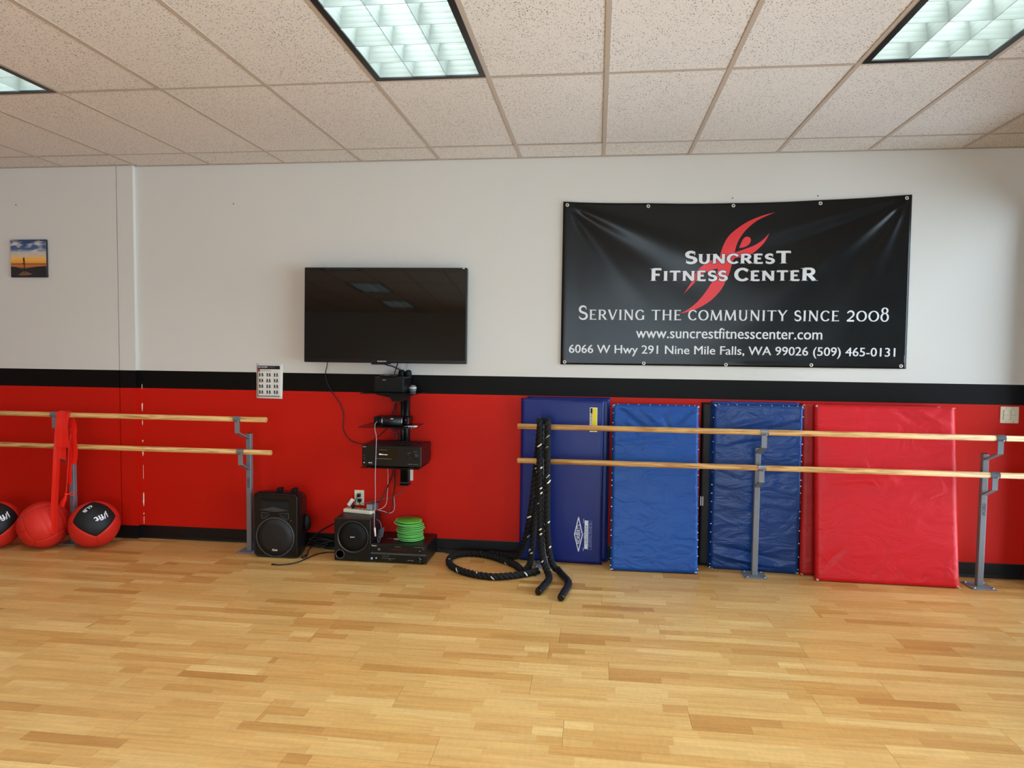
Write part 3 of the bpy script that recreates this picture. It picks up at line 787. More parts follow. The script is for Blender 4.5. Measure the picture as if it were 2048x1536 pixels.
# ================================================================== GYM MATS
V_NAVY = vinyl('navy_vinyl', (6, 32, 108), (2, 2, 1.2), .12, .36)
V_BLUE = vinyl('blue_vinyl', (7, 70, 146), (4, 4, 7), .45, .40)
V_BLUE2 = vinyl('mid_blue_vinyl', (6, 56, 122), (3, 3, 6), .5, .30)
V_RED = vinyl('red_vinyl', (204, 18, 30), (2.5, 2.5, 4), .4, .42)
V_RED2 = vinyl('dull_red_vinyl', (170, 22, 22), (2.5, 2.5, 4), .2, .45)
V_BLK = vinyl('black_vinyl_mat', (14, 14, 16), (3, 3, 3), .2, .5)
M_STITCH = mat('white_thread', (226, 230, 238), .7)
def mat_slab(xl, xr, yb, yt, H, t, wr, seed, yrot=0, creases=()):
    """leaning padded slab: front foot at y=yb, front of the head at y=yt, thickness t behind.  wr = wrinkle depth"""
    r = random.Random(seed); wl = [(r.uniform(0, 1), r.uniform(0, 1), r.uniform(-.5, .5), r.uniform(.3, 1)) for _ in range(9)]
    W = xr-xl; nu, nv = 46, 84; ang = math.atan2(yt-yb, H)
    ca, sa = math.cos(ang), math.sin(ang)
    def pt(x, v, dep):       # v along the slab, dep into it
        yy = yb+(x-xl)/W*yrot
        return Vector((x, yy+v*H*sa/ca*ca/ca*0+v*(yt-yb)+dep*ca, v*H-dep*sa+ (0 if sa >= 0 else 0)))
    def front(u, v):
        x = xl+W*u
        e = min(u, 1-u)*W; f = min(v, 1-v)*H; edge = min(e, f)
        soft = math.sqrt(max(0, 1-max(0, 1-edge/.014)**2))      # rounded rim
        d = t*.30*(1-soft)
        puff = -.006*math.sin(PI*u)*math.sin(PI*v)
        wv = 0
        for a, b, c, k in wl:
            q = (v-b)+(u-a)*c*.35; wv += k*math.exp(-(q/.018)**2)*math.exp(-((u-a)/.33)**2)
        # gathers pulled in along the rim
        gat = math.sin(x*115+seed)*math.exp(-f/.035)+math.sin(v*H*130+seed)*math.exp(-e/.03)
        fr = 1-math.exp(-edge/.02)
        for (u0, v0, u1, v1, amp, wd_) in creases:
            ax, az, bx_, bz_ = u0*W, v0*H, u1*W, v1*H; dx, dz = bx_-ax, bz_-az; L = math.hypot(dx, dz)
            s_ = ((u*W-ax)*dx+(v*H-az)*dz)/L; q = (-(u*W-ax)*dz+(v*H-az)*dx)/L
            k = math.exp(-(q/(wd_*(.35+.65*min(max(s_/L, 0), 1))))**2)*max(0, math.sin(PI*min(max(s_/L*.9+.08, 0), 1)))
            d += amp*k*fr*1.9
        return pt(x, v, d+puff-wr*wv*fr-wr*.35*gat*(1-math.exp(-edge/.006)))
    m = MB().grid(front, nu, nv)
    o = len(m.v); n = nu+1
    rim = [i for i in range(n)]+[j*n+nu for j in range(1, nv+1)]+[nv*n+i for i in range(nu-1, -1, -1)]+[j*n for j in range(nv-1, 0, -1)]
    uv = {}
    bk = []
    for idx in rim:
        i, j = idx % n, idx//n; p = pt(xl+W*i/nu, j/nv, t); bk.append(len(m.v)); m.v.append(p)
    k = len(rim)
    for a in range(k):
        b = (a+1) % k; m.f.append([rim[a], bk[a], bk[b], rim[b]]); m.m.append(0); m.sm.append(False)
    m.f.append(bk[::-1]); m.m.append(0); m.sm.append(False)
    zmin = min(p.z for p in m.v); m.flat(lambda p: (p.x, p.y, p.z-zmin))
    return m, (lambda u, v: front(u, v)-Vector((0, 0, zmin)))
def gym_mat(label, material, xl, xr, yb, yt, H, t, wr, seed, yrot=0, group=None, stitches=0, tufts=True, creases=()):
    root = thing('gym_mat', label, 'gym mat', ((xl+xr)/2, yb, 0), group)
    m, fr = mat_slab(xl, xr, yb, yt, H, t, wr, seed, yrot, creases)
    cov = m.build('cover', material, root)
    r = random.Random(seed+5)
    if stitches:
        s_ = MB()
        for side in (0, 1):
            v = .03
            while v < .98:
                p = fr(.004 if side == 0 else .996, v); L = r.uniform(.003, .009)
                s_.box(p.x-L/2, p.x+L/2, p.y-.003, p.y+.004, p.z-.0025, p.z+.0025); v += r.uniform(.03, .085)
        u = .06
        while u < .97:
            p = fr(u, .996); s_.box(p.x-.002, p.x+.002, p.y-.002, p.y+.004, p.z-.002, p.z+.004); u += r.uniform(.06, .14)
        tag(s_.build('edge_stitching', M_STITCH, root), kind='stuff')
    if tufts:
        for u, v in ((.012, .992), (.988, .992), (.012, .008), (.988, .008)):
            s_ = MB()
            for _ in range(5):
                p = fr(u, v)+Vector((r.uniform(-.006, .006), r.uniform(-.003, .003), r.uniform(-.005, .005))); p.z = max(p.z, .004)
                q = p+Vector((r.uniform(-.012, .012), -.003, r.uniform(-.007, .007))); q.z = max(q.z, .003)
                s_.tube([p, (p+q)/2, q], [.0012, .003, .0012], 5)
            s_.build('corner_thread', mat('corner_thread', (214, 208, 196), .8), root)
    return root, fr
G = 'gym mats leaning on the red wall'
# navy folded mats beside the rope
gym_mat('dark navy gym mat hidden at the back of the rope stack, nearest the wall', V_NAVY, .53, 1.140, -.066, -.052, 1.216, .045, .0, 3, group=G, tufts=False)
A, frA = gym_mat('glossy navy gym mat with white maker diamond behind the battle rope', V_NAVY, .488, 1.098, -.125, -.102, 1.205, .048, .0, 4, yrot=-.03, group=G, tufts=False)
# printed marks on its face
def onA(d): 
    def f(x, z):
        p = frA((x-.488)/.61, z/1.205); return Vector((x, p.y-d, z))
    return f
fa = onA(.0016)
def outline(mb, pts, wd, fn):
    n = len(pts)
    for i in range(n):
        a, b = Vector(pts[i]), Vector(pts[(i+1) % n]); d = (b-a).normalized(); nn = Vector((-d.y, d.x))*wd*.5; k = 6
        for j in range(k):
            p, q = a+(b-a)*(j/k)-d*wd*.3*(j == 0), a+(b-a)*((j+1)/k)+d*wd*.3*(j == k-1)
            mb.poly([fn(*(p+nn)), fn(*(q+nn)), fn(*(q-nn)), fn(*(p-nn))])
M_MARK = mat('mat_print', (214, 220, 236), .5)
m = MB(); outline(m, [(.925, .345), (.955, .220), (.928, .095), (.897, .218)], .0065, fa)
m.build('diamond_mark', M_MARK, A)
text_mb("NORBERT'S", .150, .292, 0, .026, lambda a, b: fa(.938-b, a), .012, maxedge=.02).build('mark_lettering', M_MARK, A)
m = MB(); outline(m, [(.9085+.007*math.cos(k*PI/4), .225+.007*math.sin(k*PI/4)) for k in range(8)], .004, fa)
m.build('mark_ring', M_MARK, A)
m = MB()
def rectA(m, x0, x1, z0, z1, f=fa):
    m.poly([f(x0, z0), f(x1, z0), f(x1, z1), f(x0, z1)])
rectA(m, .970, .995, .115, .325); m.build('caution_panel', M_MARK, A)
text_mb('CAUTION!', .150, .290, 0, .014, lambda a, b: onA(.0024)(.989-b, a), .01, maxedge=.02).build('caution_lettering', mat('caution_ink', (40, 52, 92), .5), A)
m = MB(); outline(m, [(.998, .113), (1.021, .110), (1.021, .320), (.998, .324)], .0022, fa)
for k in range(4):
    z = .13
    while z < .30:
        L = RND.uniform(.01, .03); rectA(m, 1.0005+k*.005, 1.0027+k*.005, z, z+L); z += L+RND.uniform(.004, .01)
m.build('caution_small_print', mat('mat_print_dim', (120, 134, 186), .5), A)
for q in ((.962, .9645, .305, .338), (.961, .9635, .10, .125), (.966, .9675, .19, .235)):
    m = MB(); rectA(m, *q); m.build('size_mark', M_MARK, A)
# yellow warning sticker near the head
m = MB(); rectA(m, .994, 1.048, .975, 1.152); lab = m.build('warning_label', mat('label_white', (230, 228, 205), .5), A)
f2 = onA(.0022)
m = MB(); rectA(m, 1.0145, 1.044, .979, 1.147, f2); m.build('label_yellow_field', mat('label_yellow', (232, 212, 24), .5), lab)
m = MB(); rectA(m, .9985, 1.012, 1.108, 1.147, f2); m.build('label_black_block', M_BLACKM, lab)
text_mb('CAUTION', .983, 1.103, 0, .0125, lambda a, b: f2(1.0115-b, a), .02, maxedge=.02).build('label_lettering', M_BLACKM, lab)
# bright blue mat in front
gym_mat('bright blue wrinkled gym mat, second from the rope', V_BLUE, 1.158, 1.768, -.278, -.125, 1.178, .042, .0022, 21, yrot=.012, group=G, stitches=1,
        creases=[(.02, .985, .42, .84, .010, .022), (.03, .93, .36, .78, .006, .018), (.30, .98, .62, .86, -.006, .02), (.98, .98, .70, .88, .007, .018), (.55, .97, .72, .80, .005, .02), (0, .76, .8, .80, -.005, .03)])
# black one showing as a narrow strip with a white hook-and-loop patch
K, frK = gym_mat('black gym mat edge showing between the two blue wrinkled mats', V_BLK, 1.800, 2.38, -.045, -.044, 1.197, .034, .0, 33, group=G, tufts=False)
m = MB()
for dx in (0, .013):
    a = frK(.006+dx/.58, .4); m.box(1.803+dx, 1.812+dx, a.y-.005, a.y-.0005, .445, .512)
m.build('fastener_patch', mat('scuffed_white', (196, 198, 200), .7), K)
gym_mat('thin blue gym mat behind the blue mat with the barre post', V_BLUE2, 1.862, 2.47, -.0625, -.0615, 1.211, .016, .002, 45, group=G, tufts=False)
gym_mat('wrinkled blue gym mat directly behind the middle barre post', V_BLUE2, 1.872, 2.476, -.106, -.104, 1.196, .04, .0032, 46, yrot=-.045, group=G, stitches=1,
        creases=[(.0, .10, .95, .02, -.012, .028), (.05, .15, .8, .075, .009, .022), (.02, .84, .75, .93, -.008, .022), (.1, .74, .7, .80, .006, .02), (.98, .90, .5, .84, .006, .018), (.3, .05, 1, .012, .008, .018), (.98, .62, .55, .57, .004, .02)])
gym_mat('dull red gym mat tucked behind the large red one', V_RED2, 2.484, 3.41, -.165, -.075, 1.207, .04, .002, 51, group=G)
gym_mat('large bright red gym mat leaning by the last barre post', V_RED, 2.557, 3.473, -.283, -.124, 1.200, .042, .003, 52, yrot=-.012, group=G,
        creases=[(.55, .99, .75, .90, .006, .02), (.7, .99, .95, .88, -.005, .02), (.98, .66, .55, .60, .006, .03), (.1, .56, .7, .60, -.005, .035), (.02, .05, .2, .2, .006, .025), (.5, .02, .6, .09, .005, .015), (.7, .02, .78, .07, .005, .015), (.35, .02, .42, .07, .005, .015)])

# ================================================================== BATTLE ROPE
M_ROPE = mat('black_rope', (19, 19, 20), .75, bump=(700, .5, .002), spec=.3)
M_FLECK = mat('pale_tracer', (222, 216, 190), .7)
M_SLEEVE = mat('heat_shrink', (22, 23, 26), .33)
rope = thing('battle_rope', 'thick black battle rope with pale flecks draped over the barre', 'rope', (.6, -.4, 0))
def twisted(path, name):
    P = resample(smooth_path(path, 10), .011); n = len(P); T = []
    for i in range(n): T.append((P[min(i+1, n-1)]-P[max(i-1, 0)]).normalized())
    N = T[0].orthogonal().normalized(); m = MB(); fr = []
    for i in range(n):
        N = (N-T[i]*N.dot(T[i])).normalized(); fr.append((N.copy(), T[i].cross(N)))
    ns = 8
    for s_ in range(3):
        o = len(m.v); r = random.Random(s_+int(n)); C = []
        for i in range(n):
            a = 2*PI*(i*.011/.105)+s_*2*PI/3; d = fr[i][0]*math.cos(a)+fr[i][1]*math.sin(a); C.append((P[i]+d*.0118, d))
        for i in range(n):
            t = (C[min(i+1, n-1)][0]-C[max(i-1, 0)][0]).normalized(); d = C[i][1]; d = (d-t*d.dot(t)).normalized(); b = t.cross(d)
            for k in range(ns):
                q = 2*PI*k/ns; m.v.append(C[i][0]+(d*math.cos(q)+b*math.sin(q))*.0138)
        fleck = set(); i = r.randrange(6)
        while i < n-3:
            k = r.choice((0, 7, 7, 0, 1, 6)); L = r.choice((1, 1, 2))
            for j in range(L): fleck.add((i+j, k))
            i += r.randrange(12, 34)
        for i in range(n-1):
            for k in range(ns):
                k2 = (k+1) % ns; m.f.append([o+i*ns+k, o+i*ns+k2, o+(i+1)*ns+k2, o+(i+1)*ns+k]); m.m.append(1 if (i, k) in fleck else 0); m.sm.append(True)
        for e in (0, n-1): m.f.append([o+e*ns+k for k in range(ns)]); m.m.append(0); m.sm.append(False)
    return m.build(name, [M_ROPE, M_FLECK], rope)
def over(x, dx=0):   # over the upper rail, front to back
    R_ = .0455
    return [(x+dx*i, BU_Y-R_*math.cos(a), BU_Z+R_*math.sin(a)) for i, a in enumerate([0, PI/4, PI/2, 3*PI/4, PI])]
Z0 = .026
pa = [(.742, -.57, Z0), (.733, -.50, Z0+.006), (.705, -.448, .07), (.680, -.437, .16), (.668, -.433, .36), (.660, -.432, .70), (.657, -.431, .92)]+over(.657, -.002)+[(.640, -.318, .93), (.628, -.283, .80), (.612, -.278, .64), (.594, -.285, .45), (.560, -.27, .25), (.520, -.215, .11), (.47, -.17, .04), (.38, -.115, Z0), (.25, -.055, Z0)]
twisted(pa, 'rope_strand')
pb = [(.800, -.42, Z0+.01), (.765, -.40, .05), (.735, -.42, .14), (.716, -.433, .32), (.712, -.432, .60), (.709, -.431, .92)]+over(.709, -.002)+[(.690, -.318, .94), (.655, -.292, .85), (.640, -.283, .70), (.628, -.288, .5), (.612, -.295, .30), (.603, -.31, .14), (.592, -.345, .05), (.572, -.405, Z0), (.530, -.405, Z0), (.480, -.316, Z0), (.374, -.215, Z0), (.243, -.118, Z0), (.108, -.096, Z0), (.016, -.157, Z0), (-.010, -.264, Z0), (.030, -.401, Z0), (.117, -.501, Z0), (.237, -.575, Z0), (.379, -.600, Z0), (.51, -.550, Z0), (.605, -.478, Z0), (.660, -.425, Z0)]
twisted(pb, 'rope_strand')
def sleeve(path, name):
    P = resample(smooth_path(path, 10), .009); rr = [.0235+.0016*math.sin(i*1.35) for i in range(len(P))]
    rr[-1] = .021; rr[-2] = .0235; h = MB().tube(P, rr, 14).build(name, M_SLEEVE, rope)
    e = P[-1]; t = (P[-1]-P[-2]).normalized(); MB().cyl(e-t*.004, e+t*.012, .0245, .0205, 14).build('end_cap', M_GLOSS, h)
sleeve([(.735, -.515, Z0+.004), (.743, -.59, Z0), (.728, -.69, Z0), (.704, -.80, Z0), (.694, -.845, Z0)], 'handle_sleeve')
sleeve([(.795, -.415, Z0+.006), (.835, -.51, Z0), (.868, -.60, Z0), (.878, -.69, Z0), (.862, -.80, Z0), (.842, -.93, Z0)], 'handle_sleeve')

# ================================================================== MEDICINE BALLS
M_BALL = mat('red_ball_cover', (206, 38, 26), .55, bump=(600, .15, .002), spec=.35)
M_BALLK = mat('black_ball_cover', (20, 21, 22), .55, bump=(600, .15, .002), spec=.35)
BR = .178
def ball(label, loc, black, up, roll, split):
    root = thing('medicine_ball', label, 'medicine ball', (loc[0], loc[1], 0), 'medicine balls under the barre', local=True)
    c = Vector((0, 0, BR)); toward = (CAM-Vector((loc[0], loc[1], BR))); toward.z = 0; toward.normalize()
    side = Vector((0, 0, 1)).cross(toward).normalized()
    n_ = (toward*math.cos(up)+Vector((0, 0, 1))*math.sin(up)).normalized(); t_ = n_.cross(side).normalized()
    a_ = side*math.cos(roll)+t_*math.sin(roll); b_ = n_.cross(a_)
    axes = (a_, b_, n_)
    def face(k, u0, u1, mi_mat, name):
        ax = k//2; sg = 1 if k % 2 == 0 else -1
        e0, e1, e2 = axes[ax]*sg, axes[(ax+1) % 3], axes[(ax+2) % 3]
        def fn(u, v):
            uu = u0+(u1-u0)*u; p = e0+e1*math.tan(uu*PI/4)+e2*math.tan((2*v-1)*PI/4)
            edge = min(u*(u1-u0)/2, (1-u)*(u1-u0)/2, v, 1-v)
            rr = BR*(1-.022*math.exp(-edge/.012)+.006*math.sin(PI*u)*math.sin(PI*v)-.006)
            q = c+p.normalized()*rr; q.z = max(q.z, .0006)
            return q
        return MB().grid(fn, 16 if u1-u0 < 1.5 else 26, 26).build(name, mi_mat, root)
    for k in range(6):
        if k == 4 and black: face(k, -1, 1, M_BALLK, 'black_panel')
        elif split: face(k, -1, 0, M_BALL, 'panel'); face(k, 0, 1, M_BALL, 'panel')
        else: face(k, -1, 1, M_BALL, 'panel')
    if black:
        def on_ball(rot, ox, oz, d=1.004):
            cr, sr = math.cos(rot), math.sin(rot)
            def f(x, z):
                X, Z = ox+x*cr-z*sr, oz+x*sr+z*cr
                p = n_+side*X+t_*Z
                return c+p.normalized()*BR*d
            return f
        text_mb('j/fit', -.31, .31, -.12, .25, on_ball(PI+.45, .30, -.10), .02, maxedge=.05).build('lettering', M_WHITE, root)
        text_mb('6LB', -.24, .24, -.08, .19, on_ball(PI+.75, -.28, .42), .02, maxedge=.05).build('lettering', M_WHITE, root)
    root.location = (loc[0], loc[1], 0)
    return root
ball('red and black medicine ball nearest the wall step, white lettering on top', (-2.80, -.303), True, .60, PI/4+.06, False)
ball('plain red medicine ball under the hanging bands', (-3.163, -.379), False, .35, .35, True)
ball('red and black medicine ball cut off by the picture edge', (-3.520, -.440), True, .58, PI/4+.04, False)

# ================================================================== RESISTANCE BANDS
M_BAND = mat('red_latex', (232, 34, 20), .45, spec=.4)
def ribbon(mb, path, widths, twist=None, th=.0016, k=8):
    """flat strip along a path, its width lying along x unless twisted"""
    P = smooth_path(path, k); n = len(P); Wd = []
    for i in range(n):
        t = i/(n-1)*(len(widths)-1); a = int(min(t, len(widths)-2)); Wd.append(widths[a]+(widths[a+1]-widths[a])*(t-a))
    L = []; Rr = []; Nn = []
    for i in range(n):
        T = (P[min(i+1, n-1)]-P[max(i-1, 0)]).normalized(); ax = Vector((1, 0, 0))
        if twist:
            q = i/(n-1)*(len(twist)-1); a = int(min(q, len(twist)-2)); tw = twist[a]+(twist[a+1]-twist[a])*(q-a)
        else: tw = 0
        ax = (ax-T*ax.dot(T)).normalized(); b = T.cross(ax); d = ax*math.cos(tw)+b*math.sin(tw); nn = T.cross(d)
        L.append(P[i]-d*Wd[i]/2); Rr.append(P[i]+d*Wd[i]/2); Nn.append(nn*th)
    o = len(mb.v)
    for i in range(n):
        mid = (L[i]+Rr[i])/2+Nn[i]*2.2
        mb.v += [L[i]+Nn[i], mid+Nn[i], Rr[i]+Nn[i], Rr[i]-Nn[i], mid-Nn[i], L[i]-Nn[i]]
    for i in range(n-1):
        for j in range(6):
            j2 = (j+1) % 6; mb.f.append([o+i*6+j, o+i*6+j2, o+(i+1)*6+j2, o+(i+1)*6+j]); mb.m.append(0); mb.sm.append(False)
    for e in (0, n-1): mb.f.append([o+e*6+j for j in range(6)]); mb.m.append(0); mb.sm.append(False)
    return mb
def hang(x, R_, front, back):
    return front+[(x, BU_Y-R_*math.cos(a), BU_Z+R_*math.sin(a)) for a in (0, PI/4, PI/2, 3*PI/4, PI)]+back
GB = 'red resistance bands hung on the barre'
m = ribbon(MB(), hang(-2.985, .0225, [(-2.999, -.482, .142), (-3.001, -.468, .30), (-3.006, -.436, .58), (-3.002, -.420, .80), (-2.990, -.412, .95)], [(-2.975, -.352, .95), (-2.955, -.372, .9), (-2.95, -.376, .80), (-2.95, -.372, .62), (-2.948, -.374, .5)]), [.060, .056, .046, .052, .06, .07, .075, .07, .06, .05], [0, 0, .45, .1, 0, 0, 0, .2, .3])
tag(m.build('resistance_band', M_BAND, origin=(-2.99, -.40, .14)), 'longest red resistance band, hanging down to the plain red ball', 'resistance band', GB)
m = ribbon(MB(), hang(-2.948, .0265, [(-2.932, -.452, .790), (-2.936, -.448, .86), (-2.945, -.440, .95)], [(-2.930, -.345, .93), (-2.912, -.372, .86), (-2.900, -.374, .76), (-2.900, -.378, .70), (-2.910, -.380, .655)]), [.108, .098, .088, .080, .07, .062, .06, .058, .05], [0, 0, 0, 0, .1, .15])
tag(m.build('resistance_band', M_BAND, origin=(-2.95, -.40, .66)), 'broad short red resistance band folded over the front of the rail', 'resistance band', GB)
m = ribbon(MB(), hang(-2.968, .0305, [(-2.952, -.440, .702), (-2.956, -.438, .80), (-2.966, -.434, .94)], [(-2.955, -.346, .95), (-2.94, -.372-.004, .86), (-2.945, -.38, .78), (-2.947, -.385, .62), (-2.95, -.40, .46), (-2.951, -.405, .43)]), [.074, .072, .066, .06, .055, .05, .045, .03, .014], [0, 0, 0, 0, .4, .8, 1.2])
kn = thing('resistance_band', 'knotted red resistance band with a short loose tail beside the barre post', 'resistance band', (-2.95, -.40, .33), GB)
m.build('band', M_BAND, kn)
MB().lathe([(0, -.014), (.011, -.008), (.014, 0), (.011, .008), (0, .014)], (-2.951, -.405, .425), n=10).build('knot', M_BAND, kn)
ribbon(MB(), [(-2.951, -.405, .42), (-2.958, -.412, .39), (-2.968, -.418, .365), (-2.976, -.42, .335)], [.012, .034, .040, .042]).build('tail', M_BAND, kn)
MB().tube(smooth_path([(-2.951, -.405, .425), (-2.93, -.39, .432), (-2.905, -.37, .446)]), .003, 6).tube(smooth_path([(-2.945, -.40, .427), (-2.92, -.38, .415), (-2.91, -.375, .41), (-2.905, -.37, .425)]), .003, 6).build('loose_thread', M_BAND, kn)

# ================================================================== PICTURE, POSTER, SWITCH, OUTLET
def sunset_mat():
    m = mat('sunset_print', (120, 120, 120), .5)
    n, l = nodes_of(m); b = n['Principled BSDF']; tc = n.new('ShaderNodeTexCoord'); sp = n.new('ShaderNodeSeparateXYZ'); l.new(tc.outputs['Generated'], sp.inputs[0])
    r = n.new('ShaderNodeValToRGB'); e = r.color_ramp.elements
    stops = [(0, (22, 22, 24)), (.22, (40, 34, 30)), (.30, (214, 120, 40)), (.36, (120, 84, 70)), (.385, (240, 160, 50)), (.48, (246, 184, 74)), (.58, (206, 188, 160)), (.66, (196, 186, 176)), (.74, (70, 100, 146)), (1, (14, 52, 100))]
    e[0].position, e[0].color = 0, (*lin(stops[0][1]), 1); e[1].position, e[1].color = 1, (*lin(stops[-1][1]), 1)
    for p, c in stops[1:-1]: q = r.color_ramp.elements.new(p); q.color = (*lin(c), 1)
    l.new(sp.outputs[2], r.inputs[0])
    mp = n.new('ShaderNodeMapping'); mp.inputs['Scale'].default_value = (2.2, 1, 6.5); l.new(tc.outputs['Generated'], mp.inputs[0])
    no = n.new('ShaderNodeTexNoise'); no.inputs['Scale'].default_value = 1.5; no.inputs['Detail'].default_value = 5; l.new(mp.outputs[0], no.inputs['Vector'])
    cr = n.new('ShaderNodeValToRGB'); cr.color_ramp.elements[0].position = .48; cr.color_ramp.elements[1].position = .66; l.new(no.outputs['Fac'], cr.inputs[0])
    hm = n.new('ShaderNodeMapRange'); hm.inputs[1].default_value = .52; hm.inputs[2].default_value = .68; l.new(sp.outputs[2], hm.inputs[0])
    mu = n.new('ShaderNodeMath'); mu.operation = 'MULTIPLY'; l.new(cr.outputs[0], mu.inputs[0]); l.new(hm.outputs[0], mu.inputs[1])
    mx = n.new('ShaderNodeMix'); mx.data_type = 'RGBA'; l.new(mu.outputs[0], mx.inputs[0]); l.new(r.outputs[0], mx.inputs[6]); mx.inputs[7].default_value = (*lin((210, 204, 198)), 1)
    l.new(mx.outputs[2], b.inputs['Base Color'])
    return m
AX, AZ, AW, AH = -3.691, 2.102, .316, .302
art = thing('canvas_print', 'small square canvas of a sunset with a figure standing on one leg', 'picture', (AX+AW/2, STEP, AZ))
MB().rbox(AX, AX+AW, STEP-.020, STEP-.0005, AZ, AZ+AH, .002, 1).build('canvas_edge', mat('canvas_dark', (30, 34, 44), .6), art)
MB().box(AX+.001, AX+AW-.001, STEP-.0212, STEP-.020, AZ+.001, AZ+AH-.001).build('print', sunset_mat(), art)
def art_poly(pts, name, m_, d=.0222):
    MB().prism([(AX+AW*u, AZ+AH*v) for u, v in pts], STEP-d, STEP-.0208).build(name, m_, art)
M_INK = mat('print_shadow', (22, 21, 22), .5)
art_poly([(.004, .004), (.996, .004), (.996, .30), (.75, .285), (.55, .255), (.42, .22), (.36, .18), (.28, .235), (.16, .27), (.004, .29)], 'dark_hills', M_INK)
art_poly([(.20, .06), (.36, .165), (.40, .165), (.62, .08), (.45, .05), (.3, .05)], 'sunlit_rock', mat('print_rock', (118, 84, 66), .5), .0226)
art_poly([(.355, .50), (.35, .465), (.362, .43), (.365, .385), (.335, .372), (.33, .36), (.372, .358), (.378, .29), (.375, .10), (.395, .10), (.396, .30), (.398, .385), (.392, .44), (.396, .47), (.39, .50), (.376, .535), (.372, .535)], 'standing_figure', M_INK, .023)

PX0, PX1, PZ0, PZ1 = -1.622, -1.404, 1.158, 1.433
pos = thing('exercise_poster', 'white paper battle rope workout chart taped across the black stripe', 'poster', ((PX0+PX1)/2, 0, PZ0))
MB().grid(lambda u, v: (PX0+.004*(1-v)*(1-u)-.004*(1-v)+(PX1-PX0)*u, -.0025-.004*(1-v)**3-.0015*math.sin(u*PI), PZ0-.002*u+(PZ1-PZ0)*v), 8, 10).build('paper', mat('poster_paper', (226, 226, 220), .55), pos).modifiers.new('t', 'SOLIDIFY').thickness = .0006
def pp(u0, u1, v0, v1, d=.0055): 
    return MB().poly([(PX0+(PX1-PX0)*u, -d-.004*(1-v)**3, PZ0+(PZ1-PZ0)*v) for u, v in ((u0, v0), (u1, v0), (u1, v1), (u0, v1))])
MK = mat('poster_black', (22, 22, 24), .5)
pp(.045, .89, .835, .935).build('header_band', MK, pos)
m = MB(); pp_l = [pp(.045, .058, .065, .835), pp(.045, .89, .055, .075)]
for q in pp_l: m.add(q.v, q.f)
m.build('border_rule', MK, pos)
pp(.05, .14, .765, .83, .006).build('red_square', mat('poster_red', (170, 36, 40), .5), pos)
pp(.17, .55, .775, .815, .006).build('grey_strip', mat('poster_grey', (196, 196, 190), .5), pos)
fP = lambda x, z: (x, -.0062, z)
text_mb('BATTLE ROPE', PX0+.016, PX0+.092, PZ0+.2405, .0105, fP, .02).build('title', M_WHITE, pos)
text_mb('WORKOUT', PX0+.098, PX0+.155, PZ0+.2405, .0105, fP, .0).build('title', M_GREYTXT, pos)
for rI in range(4):
    for cI in range(3):
        m = MB()
        for k in range(2):
            u = .13+cI*.28+k*.095; v = .655-rI*.165; j = RND.uniform(-.012, .012)
            def q(a0, b0, a1, b1, wd):
                A_, B_ = Vector((PX0+(PX1-PX0)*(u+a0), PZ0+(PZ1-PZ0)*(v+b0))), Vector((PX0+(PX1-PX0)*(u+a1), PZ0+(PZ1-PZ0)*(v+b1))); d = (B_-A_).normalized(); nn = Vector((-d.y, d.x))*wd
                yy = -.0062-.004*(1-v)**3
                m.poly([(p.x, yy, p.y) for p in (A_+nn, B_+nn, B_-nn, A_-nn)])
            q(0, .055, .004, .072, .0035); q(0, .012, 0, .055, .0045); q(0, .012, -.022+j, -.03, .0022); q(0, .012, .02+j, -.03, .0022); q(0, .045, .03+j, .03, .0015); q(.03+j, .03, .05, -.02+j, .0008)
        tag(m.build('exercise_figures', MK, pos), kind='stuff')
for a, b in ((.72, .79), (.75, .88)):
    pass

sw = thing('light_switch', 'ivory double light switch plate near the wall corner', 'light switch', (3.887, 0, 1.093))
MB().rbox(3.827, 3.947, -.006, 0, 1.094, 1.209, .003, 2).build('plate', M_IVORY, sw)
for cx_ in (3.863, 3.911):
    MB().box(cx_-.0175, cx_+.0175, -.0066, -.005, 1.117, 1.186).build('rocker_recess', M_IVORYD, sw)
    for z0, z1, tilt in ((1.152, 1.185, .003), (1.118, 1.150, .0)):
        m = MB().box(cx_-.016, cx_+.016, -.0095, -.005, z0, z1); m.flat(lambda p: (p.x, p.y-(tilt*(p.z-z0)/(z1-z0) if p.y < -.009 else 0)-.001, p.z)); m.build('rocker', M_IVORY, sw)
    for z in (1.199, 1.104): MB().lathe([(.003, 0), (.003, .0012), (0, .0016)], (cx_, -.006, z), '-y', 8).build('screw', M_STEEL, sw)

ou = thing('wall_outlet', 'ivory wall outlet plate above the subwoofer with black plugs in it', 'outlet', (-.783, 0, .34))
MB().rbox(-.823, -.745, -.006, 0, .338, .456, .003, 2).build('plate', M_IVORY, ou)
for z in (.418, .376): MB().rbox(-.800, -.768, -.008, -.005, z-.016, z+.016, .004, 2).build('socket', M_IVORYD, ou)
def plug(label, x, z, tilt, m_):
    t = thing('power_plug', label, 'plug', (x, -.008, z), 'plugs in the wall outlet')
    MB().rbox(x-.014, x+.014, -.034, -.0085, z-.012, z+.012, .005, 2).build('plug_body', m_, t)
    MB().tube(smooth_path([(x, -.034, z), (x+tilt*.3, -.052, z-.006), (x+tilt, -.058, z-.035), (x+tilt*1.4, -.05, z-.062)]), .0032, 7).build('cord', m_, t)
plug('black plug in the upper socket of the wall outlet', -.782, .416, -.012, M_BLACK)
plug('black plug in the lower socket of the wall outlet', -.774, .380, .02, M_BLACK)
t = thing('white_adapter', 'white plastic plug adapter leaning below the black wall plugs', 'plug adapter', (-.815, -.10, .353))
